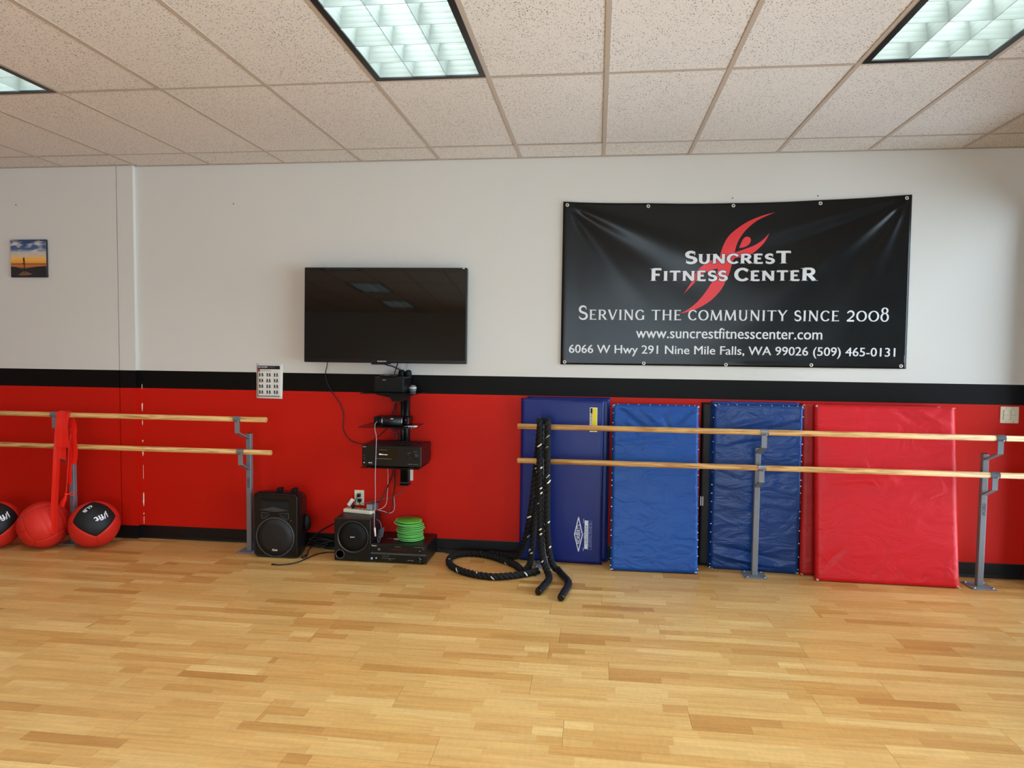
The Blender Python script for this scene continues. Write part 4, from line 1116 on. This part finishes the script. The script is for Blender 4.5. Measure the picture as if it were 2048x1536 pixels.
m = MB().rbox(-.014, .014, -.018, 0, 0, .062, .004, 2); m.flat(lambda p: Matrix.Rotation(.62, 3, 'Y') @ p+Vector((-.838, -.085, .353))); m.build('adapter_body', M_WHITEPL, t)

# ================================================================== AUDIO SHELVES ON THE WALL
M_SHELF = mat('smoked_glass', (16, 17, 18), .06, spec=.7, alpha=.82)
CX = -.41
rack = thing('wall_shelf_rack', 'black wall column with three smoked glass shelves under the television', 'shelf rack', (CX, 0, .52))
m = MB().rbox(CX-.033, CX+.033, -.052, 0, .525, 1.345, .008, 2)
for dx in (-.016, .016): m.tube([(CX+dx, -.052, .528), (CX+dx, -.052, 1.342)], .015, 12)
m.build('column', M_BLACK, rack)
MB().rbox(CX-.035, CX+.035, -.07, 0, .516, .526, .003, 1).build('column_foot', M_BLACKM, rack)
MB().rbox(CX-.034, CX+.034, -.068, 0, .535, .540, .002, 1).build('column_band', mat('dull_silver', (128, 130, 132), .4, metal=.6), rack)
for dx in (-.026, .026): MB().lathe([(.026, 0), (.026, .045), (.022, .058), (.012, .065), (0, .066)], (CX+dx, -.045, 1.335), n=18).build('column_head', M_BLACKM, rack)
MB().box(CX+.036, CX+.056, -.018, -.001, .548, .70).build('cable_cover', M_WHITEPL, rack)
for z, x0, x1, yf in ((1.236, -.645, -.235, -.385), (.992, -.662, -.252, -.385), (.702, -.637, -.205, -.405)):
    MB().rbox(x0, x1, yf, -.075, z, z+.006, .0025, 1).build('glass_shelf', M_SHELF, rack)
    # arm under the shelf: a flat wedge from the column forward
    if z < 1.1:
        MB().prism([(CX-.06, z-.001), (CX+.06, z-.001), (CX+.035, z-.03), (CX-.035, z-.03)], -.2, -.05).build('shelf_arm', M_BLACKM, rack); continue
    MB().prism([(CX-.17, z-.001), (CX+.13, z-.001), (CX+.11, z-.012), (CX+.045, z-.034), (CX+.035, z-.06), (CX-.035, z-.06), (CX-.045, z-.034), (CX-.15, z-.012)], -.27, -.05).build('shelf_arm', M_BLACKM, rack)
ZS1, ZS2, ZS3 = 1.242, .998, .708
# receiver on the lowest shelf
def receiver(name, label, x0, x1, y0, y1, z0, z1):
    r = thing(name, label, 'receiver', ((x0+x1)/2, (y0+y1)/2, z0))
    MB().rbox(x0+.003, x1-.003, y0+.012, y1, z0+.012, z1, .003, 1).build('case', M_BLACK, r)
    MB().rbox(x0, x1, y0, y0+.014, z0+.010, z1-.001, .003, 1).build('front_panel', M_BLACK, r)
    for sx in (x0+.04, x1-.04):
        for sy in (y0+.04, y1-.04): MB().lathe([(.016, 0), (.018, .004), (.018, .013)], (sx, sy, z0), n=14).build('foot', M_BLACKM, r)
    return r
r1 = receiver('stereo_receiver', 'black stereo receiver with lit display on the lowest glass shelf', -.628, -.193, -.392, -.085, ZS3, .866)
yF = -.3925
FZ = lambda d: (lambda x, z: (x, yF-d, z))
text_mb('SONY', -.622, -.595, .852, .0065, FZ(.0006), .02).build('maker_mark', M_SILVER, r1)
MB().box(-.535, -.365, yF-.001, yF+.002, .775, .845).build('display_window', M_GLOSS, r1)
M_GLOW = mat('display_glow', (236, 236, 228), .5, emit=.5)
text_mb('M', -.500, -.489, .800, .010, FZ(.0018), .01).build('display_text', M_GLOW, r1)
m = MB()
for k, (a, h_) in enumerate(((-.486, .007), (-.478, .007), (-.468, .005), (-.460, .005), (-.452, .005), (-.444, .005))): m.box(a, a+.0045, yF-.002, yF-.001, .800, .800+h_)
tag(m.build('display_segments', M_GLOW, r1), kind='stuff')
m = MB()
for k in range(7): m.box(-.497+k*.0085, -.497+k*.0085+.005, yF-.0016, yF, .835, .838)
tag(m.build('panel_print', M_GREYTXT, r1), kind='stuff')
MB().box(-.525, -.41, yF-.002, yF, .7715, .7735).build('silver_rule', mat('rule_silver', (150, 150, 146), .3, metal=.5), r1)
MB().lathe([(.019, 0), (.0185, .012), (.016, .017), (.0, .0165)], (-.232, yF, .800), '-y', 26).build('volume_knob', M_GLOSS, r1)
MB().lathe([(.023, 0), (.023, .0012), (.0205, .0012)], (-.232, yF, .800), '-y', 26).build('knob_ring', mat('ring_dark', (46, 46, 48), .3, metal=.6), r1)
for x, z in ((-.283, .798), (-.276, .785)): MB().lathe([(.007, 0), (.007, .008), (0, .0085)], (x, yF, z), '-y', 14).build('small_knob', M_GLOSS, r1)
for x in (-.575, -.566, -.556): MB().lathe([(.0036, 0), (.0036, .005), (0, .0052)], (x, yF, .741), '-y', 12).build('input_jack', M_WHITEPL, r1)
MB().lathe([(.0045, 0), (.0045, .004), (.002, .004)], (-.611, yF, .741), '-y', 12).build('headphone_jack', M_SILVER, r1)
m = MB()
for x0, x1, z in ((-.29, -.255, .737), (-.252, -.243, .737), (-.240, -.225, .737), (-.221, -.213, .737), (-.617, -.605, .790), (-.617, -.604, .770), (-.248, -.222, .829), (-.292, -.268, .817)):
    m.box(x0, x1, yF-.0012, yF, z, z+.0022)
tag(m.build('panel_print', M_GREYTXT, r1), kind='stuff')
for k in range(13): MB().box(-.575+k*.026, -.560+k*.026, -.30, -.13, .8655, .8668).build('vent_slot', M_DARKIN, r1)
# black speaker box on the top shelf
b1 = thing('speaker_box', 'small black speaker box on the top glass shelf', 'speaker', (-.458, -.2, ZS1))
MB().rbox(-.571, -.346, -.300, -.10, ZS1, 1.352, .004, 2).build('cabinet', M_BLACK, b1)
MB().rbox(-.566, -.351, -.304, -.299, ZS1+.005, 1.347, .003, 1).build('grille', M_BLACKM, b1)
text_mb('SONY', -.503, -.478, 1.330, .0065, lambda x, z: (x, -.3048, z), .02).build('maker_mark', M_SILVER, b1)
t = thing('media_player', 'flat black media player on top of the small speaker box', 'media player', (-.48, -.22, 1.352))
MB().rbox(-.538, -.425, -.275, -.17, 1.353, 1.371, .004, 2).build('case', M_BLACK, t)
MB().box(-.50, -.46, -.2758, -.2748, 1.3675, 1.3685).build('trim_line', M_SILVER, t)
t = thing('webcam', 'grey round plastic device beside the small speaker box', 'webcam', (-.318, -.16, ZS1))
MB().lathe([(.022, 0), (.024, .004), (.0275, .02), (.028, .030), (.024, .041), (.014, .049), (0, .051)], (-.318, -.16, ZS1), n=24).build('body', mat('pale_grey_plastic', (118, 118, 117), .35), t)
MB().lathe([(.028, .0), (.0292, .002), (.0292, .006), (.0275, .008)], (-.318, -.16, ZS1+.026), n=24).build('band', M_WHITEPL, t)
# cable box and cylinder speaker on the middle shelf
t = thing('cable_box', 'flat black box behind the cylinder speaker on the middle shelf', 'media box', (-.46, -.15, ZS2))
MB().rbox(-.600, -.335, -.215, -.085, ZS2+.004, 1.056, .004, 1).build('case', M_BLACK, t)
for sx in (-.58, -.355): MB().box(sx-.01, sx+.01, -.20, -.10, ZS2, ZS2+.005).build('foot', M_BLACKM, t)
MB().lathe([(.003, 0), (.003, .001), (0, .001)], (-.355, -.2155, 1.035), '-y', 10).build('indicator', M_WHITE, t)
t = thing('cylinder_speaker', 'black cylinder speaker with silver end rings on the middle shelf', 'speaker', (-.43, -.30, ZS2))
cz = ZS2+.034
MB().cyl((-.505, -.30, cz), (-.350, -.30, cz), .0335, n=26).build('body', mat('dark_grille', (24, 27, 30), .4, bump=(900, .5, .001)), t)
for x in (-.500, -.353): MB().cyl((x-.003, -.30, cz), (x+.003, -.30, cz), .0342, n=26).build('end_ring', M_STEEL, t)
MB().cyl((-.535, -.30, cz), (-.505, -.30, cz), .026, .032, n=22).build('end_cap', M_BLACKM, t)
MB().rbox(-.437, -.419, -.331, -.322, cz+.020, cz+.026, .002, 1).build('badge', M_WHITE, t)
for k, y in enumerate((-.305, -.335)):
    t = thing('pen', 'silver pen on the middle glass shelf, '+('behind the other pen' if k == 0 else 'at the front edge'), 'pen', (-.28, y, ZS2), 'silver pens on the middle shelf')
    MB().cyl((-.336, y, ZS2+.0045), (-.275, y, ZS2+.0045), .0042, n=10).build('barrel', M_STEEL, t)
    MB().cyl((-.275, y, ZS2+.0045), (-.243, y, ZS2+.0045), .0046, .004, n=10).build('cap', M_WHITEPL, t)

# ================================================================== FLOOR AUDIO GEAR
# subwoofer
sub = thing('subwoofer', 'black box subwoofer with round grille on the floor', 'speaker', (-.715, -.225, 0))
SX0, SX1, SY = -.852, -.578, -.352
MB().rbox(SX0, SX1, SY+.004, -.10, .004, .318, .004, 1).build('cabinet', mat('black_wood_film', (22, 20, 20), .45), sub)
for x in (SX0+.03, SX1-.03):
    for y in (SY+.03, -.13): MB().lathe([(.012, 0), (.012, .005)], (x, y, 0), n=10).build('foot', M_BLACKM, sub)
MB().rbox(SX0+.001, SX1-.001, SY, SY+.006, .006, .316, .003, 1).build('front_panel', M_BLACK, sub)
ccx, ccz = -.708, .185
MB().lathe([(.112, 0), (.118, .003), (.121, .010), (.115, .013), (.110, .008), (.107, .004)], (ccx, SY, ccz), '-y', 48).build('grille_ring', mat('ring_dim', (36, 36, 37), .38), sub)
MB().lathe([(.109, .0), (.109, .005), (.06, .010), (0, .012)], (ccx, SY, ccz), '-y', 40).build('grille', M_BLACKM, sub)
text_mb('SONY', ccx-.017, ccx+.017, ccz-.004, .0085, lambda x, z: (x, SY-.0135, z), .02).build('maker_mark', M_WHITE, sub)
MB().lathe([(.036, .001), (.034, .004), (.030, .003), (.028, .001)], (-.808, SY, .052), '-y', 30).build('port_rim', mat('ring_grey', (60, 60, 62), .35), sub)
MB().lathe([(.0285, .0008), (0, .0008)], (-.808, SY, .052), '-y', 26).build('port', M_DARKIN, sub)
# power strip on it
ps = thing('power_strip', 'beige power strip lying on top of the subwoofer', 'power strip', (-.735, -.15, .318), local=True)
ps.location = (-.728, -.165, .3185); ps.rotation_euler = (0, 0, -.2)
MB().rbox(-.118, .118, -.034, .034, 0, .028, .006, 2).build('body', M_IVORY, ps)
for k in range(6): MB().box(-.098+k*.033, -.076+k*.033, -.016, .012, .0275, .029).build('socket', mat('socket_shade', (120, 108, 84), .6), ps)
MB().box(.100, .112, -.01, .01, .027, .031).build('switch', mat('switch_orange', (206, 120, 60), .5), ps)
t = thing('strip_plug', 'black plug standing in the power strip', 'plug', (-.775, -.16, .347))
MB().rbox(-.788, -.764, -.172, -.148, .348, .378, .004, 2).build('plug_body', M_BLACK, t)
t = thing('power_adapter', 'grey power adapter block plugged into the power strip', 'power adapter', (-.62, -.17, .35))
MB().rbox(-.655, -.582, -.205, -.155, .3478, .397, .006, 2).build('block', mat('adapter_grey', (88, 92, 98), .45), t)
MB().rbox(-.657, -.612, -.2075, -.2045, .352, .392, .002, 1).build('face', mat('adapter_face', (140, 145, 150), .45), t)
# second receiver on the floor
r2 = receiver('stereo_receiver', 'large black receiver on the floor under the green discs', -.576, -.157, -.352, -.012, 0, .141)
yF = -.3525
text_mb('Pioneer', -.567, -.530, .123, .008, FZ(.0006), .02).build('maker_mark', M_WHITE, r2)
MB().box(-.575, -.159, yF-.004, yF+.002, .066, .079).build('silver_band', mat('band_steel', (84, 90, 92), .3, metal=.6), r2)
MB().box(-.425, -.305, yF-.001, yF+.001, .094, .115).build('display_window', mat('dark_red_window', (46, 16, 16), .2), r2)
MB().lathe([(.019, 0), (.018, .016), (.015, .018), (0, .018)], (-.208, yF, .040), '-y', 26).build('volume_knob', M_GLOSS, r2)
MB().lathe([(.010, 0), (.0095, .012), (0, .013)], (-.208, yF, .100), '-y', 18).build('selector_knob', M_GLOSS, r2)
for x, z in ((-.208, .056), (-.204, .030), (-.206, .107)): MB().box(x-.0012, x+.0012, yF-.0195, yF-.012, z-.006, z+.006).build('knob_glint_line', M_STEEL, r2)
MB().lathe([(.006, 0), (.006, .005), (.003, .005)], (-.533, yF, .036), '-y', 14).build('power_button', M_SILVER, r2)
MB().box(-.520, -.504, yF-.0012, yF, .094, .108).build('badge', M_GREYTXT, r2)
MB().box(-.574, -.560, yF-.0012, yF, .024, .040).build('blue_sticker', mat('sticker_blue', (150, 178, 214), .5), r2)
m = MB()
for k in range(5): m.box(-.487+k*.011, -.480+k*.011, yF-.002, yF, .052, .055)
for k in range(8): m.box(-.489+k*.0125, -.482+k*.0125, yF-.002, yF, .035, .038)
m.box(-.44, -.425, yF-.0015, yF, .0265, .029); m.box(-.30, -.278, yF-.0012, yF, .027, .031); m.box(-.274, -.256, yF-.0012, yF, .0265, .032)
m.box(-.395, -.35, yF-.0012, yF, .1245, .127); m.box(-.25, -.175, yF-.0012, yF, .1265, .1285); m.box(-.192, -.175, yF-.0012, yF, .115, .1172)
tag(m.build('panel_print', M_GREYTXT, r2), kind='stuff')
# gliding discs: green dishes stacked face up
M_DISC = mat('green_plastic', (120, 205, 128), .4); M_DISCT = mat('green_felt_top', (84, 150, 16), .75)
dz = .1415; order = ['bottom', 'second', 'third', 'fourth', 'fifth', 'sixth', 'seventh', 'eighth', 'ninth', 'tenth', 'top']
offs = [(-.320, -.185, .100), (-.323, -.186, .098), (-.326, -.184, .098), (-.324, -.187, .097), (-.327, -.185, .098), (-.330, -.186, .101), (-.318, -.188, .103), (-.320, -.186, .099), (-.322, -.184, .098), (-.342, -.190, .104), (-.336, -.188, .098)]
for k, (x, y, R_) in enumerate(offs):
    th = .0128 if k < 8 else .0160
    t = thing('gliding_disc', 'green plastic gliding disc, %s in the stack on the floor receiver' % (order[k] if k in (0, 10) else order[k]+' from the bottom'), 'gliding disc', (x, y, dz), 'green gliding discs stacked on the receiver', local=True)
    t.location = (x, y, dz); t.rotation_euler = (RND.uniform(-.02, .02), RND.uniform(-.02, .02) if k < 9 else .03, 0)
    MB().lathe([(R_*.80, .000), (R_*.93, .0025), (R_, .0068), (R_*1.0, .0088), (R_*.975, .0098), (R_*.93, .0090), (R_*.0, .0088)], (0, 0, 0), n=44).build('dish', M_DISC, t)
    MB().lathe([(R_*.925, .0088), (R_*.92, .0102), (0, .0104)], (0, 0, 0), n=40).build('pad', M_DISCT, t)
    dz += th
# loudspeaker
pa_ = thing('loudspeaker', 'black moulded loudspeaker standing on the floor by the barre post', 'speaker', (-1.298, -.22, 0))
QX0, QX1, QY, QH = -1.474, -1.124, -.362, .487
m = MB(); m.rbox(QX0, QX1, QY+.02, QY+.07, .004, QH, .030, 4, edges='y')
# body narrows towards the back
bm = bmesh.new()
def ringp(ins, y):
    x0, x1, z0, z1 = QX0+ins, QX1-ins, .004+ins*.3, QH-ins*.8; c = .035; out = []
    for cx_, cz_, a0 in ((x1-c, z0+c, -90), (x1-c, z1-c, 0), (x0+c, z1-c, 90), (x0+c, z0+c, 180)):
        for k in range(5): a = math.radians(a0+k*22.5); out.append((cx_+c*math.cos(a), y, cz_+c*math.sin(a)))
    return out
rings = [ringp(.004, QY+.06), ringp(.010, QY+.14), ringp(.045, QY+.24), ringp(.07, QY+.31)]; n = len(rings[0]); o = len(m.v)
for r_ in rings: m.v += [Vector(p) for p in r_]
for i in range(len(rings)-1):
    for k in range(n): k2 = (k+1) % n; m.f.append([o+i*n+k, o+i*n+k2, o+(i+1)*n+k2, o+(i+1)*n+k]); m.m.append(0); m.sm.append(True)
m.f.append([o+(len(rings)-1)*n+k for k in range(n)]); m.m.append(0); m.sm.append(False)
m.build('cabinet', M_BLACK, pa_)
front = MB().rbox(QX0+.006, QX1-.006, QY, QY+.03, .012, QH-.006, .026, 4, edges='y').build('front_baffle', M_BLACK, pa_)
qx = -1.303
# raised moulding round the edge of the baffle
def loop_tube(pts, r_, closed=True, k=1):
    P = [Vector(p) for p in pts]; return MB().tube(P+([P[0], P[1]] if closed else []), r_, 7, caps=not closed)
rim = []
for cx_, cz_, a0 in ((QX1-.036, .042, -90), (QX1-.036, QH-.036, 0), (QX0+.036, QH-.036, 90), (QX0+.036, .042, 180)):
    for k in range(6): a = math.radians(a0+k*18); rim.append((cx_+.026*math.cos(a), QY, cz_+.026*math.sin(a)))
loop_tube(rim, .005).build('edge_moulding', M_BLACK, pa_)
# horn: wide flare with a lens shaped lower lip
MB().prism([(-1.402, .432), (-1.200, .430), (-1.196, .362), (-1.30, .354), (-1.408, .362)], QY-.0012, QY+.01).build('horn_mouth', M_DARKIN, pa_)
lip = [(-1.415+.222*t, .362-.012*math.sin(PI*t)) for t in [i/14 for i in range(15)]]
up_ = [(-1.193-.222*t, .362+(.046*t if t < .55 else .046*(1-t)*1.22)) for t in [i/14 for i in range(1, 14)]]
MB().prism(lip+up_, QY-.012, QY).build('horn_lens', mat('horn_grey', (54, 54, 56), .35), pa_)
MB().prism([(-1.40, .437), (-1.20, .435), (-1.215, .425), (-1.385, .427)], QY-.008, QY).build('horn_brow', M_BLACK, pa_)
for pts in ([(-1.408, .340), (-1.345, .338), (-1.352, .318), (-1.385, .297), (-1.405, .294)], [(-1.270, .340), (-1.198, .338), (-1.197, .300), (-1.212, .288), (-1.262, .318)]):
    MB().prism(pts, QY-.001, QY+.008).build('port', M_DARKIN, pa_)
    loop_tube([(x, QY-.001, z) for x, z in pts], .0035).build('port_rim', mat('horn_grey', (54, 54, 56), .35), pa_)
MB().lathe([(.138, 0), (.144, .006), (.148, .003), (.151, 0)], (qx, QY, .158), '-y', 60).build('woofer_ring', mat('ring_grey', (60, 60, 62), .35), pa_)
MB().lathe([(.139, .0), (.139, .003), (.09, .008), (0, .012)], (qx, QY, .158), '-y', 48).build('woofer_grille', mat('grille_black', (13, 13, 13), .55, bump=(900, .6, .001)), pa_)
text_mb('Pyle', -1.322, -1.282, .058, .013, lambda x, z: (x+(z-.058)*.35, QY-.010, z), .02).build('maker_mark', M_WHITE, pa_)
for x, z in ((-1.402, .262), (-1.21, .262), (-1.405, .06), (-1.21, .06), (-1.178, .285)): MB().lathe([(.0045, 0), (.004, .003), (0, .0032)], (x, QY-.001, z), '-y', 10).build('screw', mat('screw_grey', (96, 96, 98), .3, metal=.7), pa_)
for x in (-1.303, -1.188): MB().rbox(x-.019, x+.019, -.30, -.25, QH-.004, .512, .005, 2).build('top_lug', M_BLACKM, pa_)
MB().lathe([(.03, 0), (.03, .02), (.022, .035), (0, .04)], (0, 0, 0), 'x', 20).flat(lambda p: (p.x+QX1-.016, p.y*1.2-.20, p.z*2.2+.235)).build('side_handle', M_BLACKM, pa_)

# ================================================================== CABLES
M_CORD = mat('black_cord', (16, 16, 17), .5); M_WCORD = mat('pale_cord', (168, 170, 190), .5); M_PCORD = mat('pink_white_cord', (206, 176, 172), .5)
def cable(label, pts, r_=.0032, m_=None, end=None, em=None):
    P = smooth_path(pts, 8); m_ = m_ or M_CORD
    if end:
        t = thing('cable', label, 'cable', P[0]); MB().tube(P, r_, 7).build('cord', m_, t)
        MB().cyl(end[0], end[1], end[2], n=10).build('jack', em or m_, t)
    else:
        tag(MB().tube(P, r_, 7).build('cable', m_, origin=P[0]), label, 'cable')
cable('black cable looping down the red wall from the television to the middle shelf', [(-1.005,-.10,1.470),(-1.02,-.06,1.43),(-1.053,-.012,1.358),(-1.04,-.007,1.29),(-1.0,-.007,1.215),(-.936,-.007,1.126),(-.908,-.007,1.041),(-.912,-.007,.932),(-.855,-.007,.848),(-.755,-.007,.819),(-.669,-.03,.851),(-.555,-.07,.94),(-.525,-.083,.975),(-.52,-.083,1.005)], .0035)
cable('straight black cable from the television down to the media player', [(-.453,-.075,1.47),(-.455,-.12,1.42),(-.457,-.165,1.374)], .0042)
cable('thick black cable from the television to the head of the shelf column', [(-.574,-.085,1.46),(-.54,-.10,1.44),(-.491,-.09,1.426),(-.436,-.075,1.398)], .0055)
cable('first pale cable dropping from the television to the shelf column', [(-.392,-.06,1.48),(-.40,-.065,1.43),(-.412,-.055,1.395)], .003, M_WCORD)
cable('second pale cable dropping from the television to the shelf column', [(-.375,-.06,1.48),(-.384,-.065,1.43),(-.394,-.055,1.398)], .003, M_WCORD)
cable('black cable crossing between the top and middle shelves', [(-.47,-.12,1.20),(-.455,-.10,1.14),(-.49,-.09,1.08),(-.50,-.088,1.06)], .004)
cable('black cable slanting from the top shelf arm to the middle shelf', [(-.445,-.10,1.18),(-.475,-.085,1.12),(-.485,-.083,1.065)], .004)
cable('black cable behind the middle shelf running down to the receiver', [(-.52,-.10,.985),(-.485,-.08,.93),(-.45,-.065,.885),(-.435,-.06,.87)], .004)
cable('straight black cable from the middle shelf to the receiver', [(-.465,-.09,.985),(-.466,-.075,.93),(-.466,-.10,.868)], .004)
cable('long pale audio cable hanging from the cylinder speaker to the subwoofer', [(-.536,-.30,1.035),(-.545,-.34,1.02),(-.530,-.40,.985),(-.511,-.425,.93),(-.511,-.430,.84),(-.518,-.425,.658),(-.524,-.405,.474),(-.536,-.392,.323),(-.534,-.386,.262)], .0023, M_WCORD, ((-.534,-.386,.268),(-.531,-.382,.205),.0062), M_WHITEPL)
cable('thick black cord from the lowest shelf slanting to the power strip', [(-.47,-.15,.695),(-.483,-.12,.613),(-.512,-.09,.55),(-.545,-.08,.481),(-.58,-.11,.40),(-.60,-.15,.352)], .0048)
cable('thin pale cable from the lowest shelf curving to the power strip', [(-.522,-.12,.69),(-.536,-.06,.554),(-.546,-.04,.453),(-.55,-.05,.377),(-.561,-.09,.349),(-.585,-.13,.340)], .0026, M_PCORD)
cable('straight black cord from the lowest shelf down behind the discs', [(-.451,-.15,.69),(-.482,-.07,.60),(-.488,-.04,.52),(-.505,-.02,.433),(-.513,-.02,.347),(-.53,-.05,.305),(-.565,-.085,.29)], .0044)
cable('thin pale cable looping under the straight black cord', [(-.505,-.014,.43),(-.497,-.014,.348),(-.506,-.014,.304),(-.535,-.03,.292),(-.568,-.085,.318),(-.60,-.12,.335)], .0026, M_PCORD)
cable('thin cable from the column foot sweeping across to the wall outlet', [(-.41,-.045,.520),(-.45,-.014,.455),(-.505,-.009,.421),(-.561,-.009,.40),(-.637,-.012,.383),(-.698,-.03,.37),(-.745,-.05,.358)], .0030, mat('dull_cord', (120, 84, 78), .5))
cable('white cable loop tucked under the lowest shelf', [(-.52,-.17,.697),(-.50,-.16,.676),(-.46,-.15,.668),(-.42,-.14,.676),(-.40,-.12,.695)], .005, M_WHITEPL)
cable('black cord slanting from behind the subwoofer to the floor', [(-.862,-.05,.26),(-.95,-.03,.205),(-1.08,-.022,.131),(-1.158,-.04,.065),(-1.19,-.07,.012)], .0055)
cable('black cable snaking over the floor in front of the loudspeaker', [(-.865,-.165,.006),(-.924,-.165,.006),(-.989,-.186,.006),(-1.036,-.246,.006),(-1.063,-.339,.006),(-1.085,-.428,.006),(-1.127,-.490,.006),(-1.187,-.522,.006),(-1.222,-.524,.006)], .0045, end=((-1.222,-.524,.007),(-1.252,-.523,.007),.0062))
cable('black cord loop lying beside the foot of the subwoofer', [(-.862,-.03,.007),(-.983,-.03,.007),(-1.037,-.034,.007),(-1.053,-.052,.007),(-1.011,-.086,.007),(-.93,-.09,.007),(-.862,-.09,.007)], .0055)
cable('short black mains lead with a plug beside the loudspeaker', [(-1.15,-.06,.006),(-1.139,-.143,.006),(-1.105,-.24,.006),(-1.092,-.30,.009)], .0042, end=((-1.092,-.30,.011),(-1.100,-.345,.011),.0105))
t = thing('cord_coil', 'tangled black cord heap between loudspeaker and subwoofer', 'cable', (-1.10, -.06, 0))
for k in range(5):
    cx_, r0 = -1.07+.025*math.cos(k*2.1), .045+.008*k
    P = [(cx_+r0*1.25*math.cos(a), -.062+.022*math.sin(a)+.004*k, .010+.011*k+.012*(1+math.sin(a*2+k))*.8) for a in [2*PI*i/22 for i in range(23)]]
    MB().tube(P, .0052, 7).build('cord_loop', M_CORD, t)
t = thing('cord_bundle', 'grey cord bundle tied up against the side of the subwoofer', 'cable', (-.515, -.375, .142))
for k in range(6):
    z = .185+.012*k
    P = [(-.512+.020*math.cos(a)+.002*k, -.330+.012*math.sin(a), z+.010*math.cos(a)) for a in [2*PI*i/14 for i in range(15)]]
    MB().tube(P, .0042, 6).build('cord_loop', mat('grey_cord', (70, 74, 84), .45), t)
MB().tube(smooth_path([(-.535, -.33, .315), (-.508, -.335, .29), (-.500, -.338, .23), (-.512, -.336, .165), (-.525, -.335, .147), (-.53, -.333, .19)]), .004, 6).build('cord_tail', mat('grey_cord', (70, 74, 84), .45), t)
cable('thin grey lead lying on the floor receiver beside the discs', [(-.50,-.20,.1445),(-.47,-.215,.1445),(-.44,-.222,.1445)], .003, mat('grey_cord', (70, 74, 84), .45), ((-.44,-.222,.145),(-.405,-.228,.145),.0045), M_SILVER)
cable('black cord running from the floor receiver along the baseboard', [(-.15,-.03,.03),(-.11,-.035,.014),(-.05,-.045,.006),(.02,-.036,.006)], .005)

# nails left in the wall
for k, (x, z, w_) in enumerate(((-3.645, 2.685, 'above the canvas print'), (-1.80, 2.675, 'left of the television, high on the white wall'), (1.98, 2.665, 'over the middle of the banner'), (2.565, 2.672, 'over the banner, nearer its raised corner'))):
    y0 = STEP if x < XC else 0
    tag(MB().lathe([(.0015, 0), (.0015, .008), (.0042, .008), (.0042, .0095), (0, .0098)], (x, y0, z), '-y', 8).build('nail', mat('old_nail', (70, 58, 50), .5, metal=.4), origin=(x, y0, z)), 'small nail head in the wall '+w_, 'nail', 'nails in the white wall')
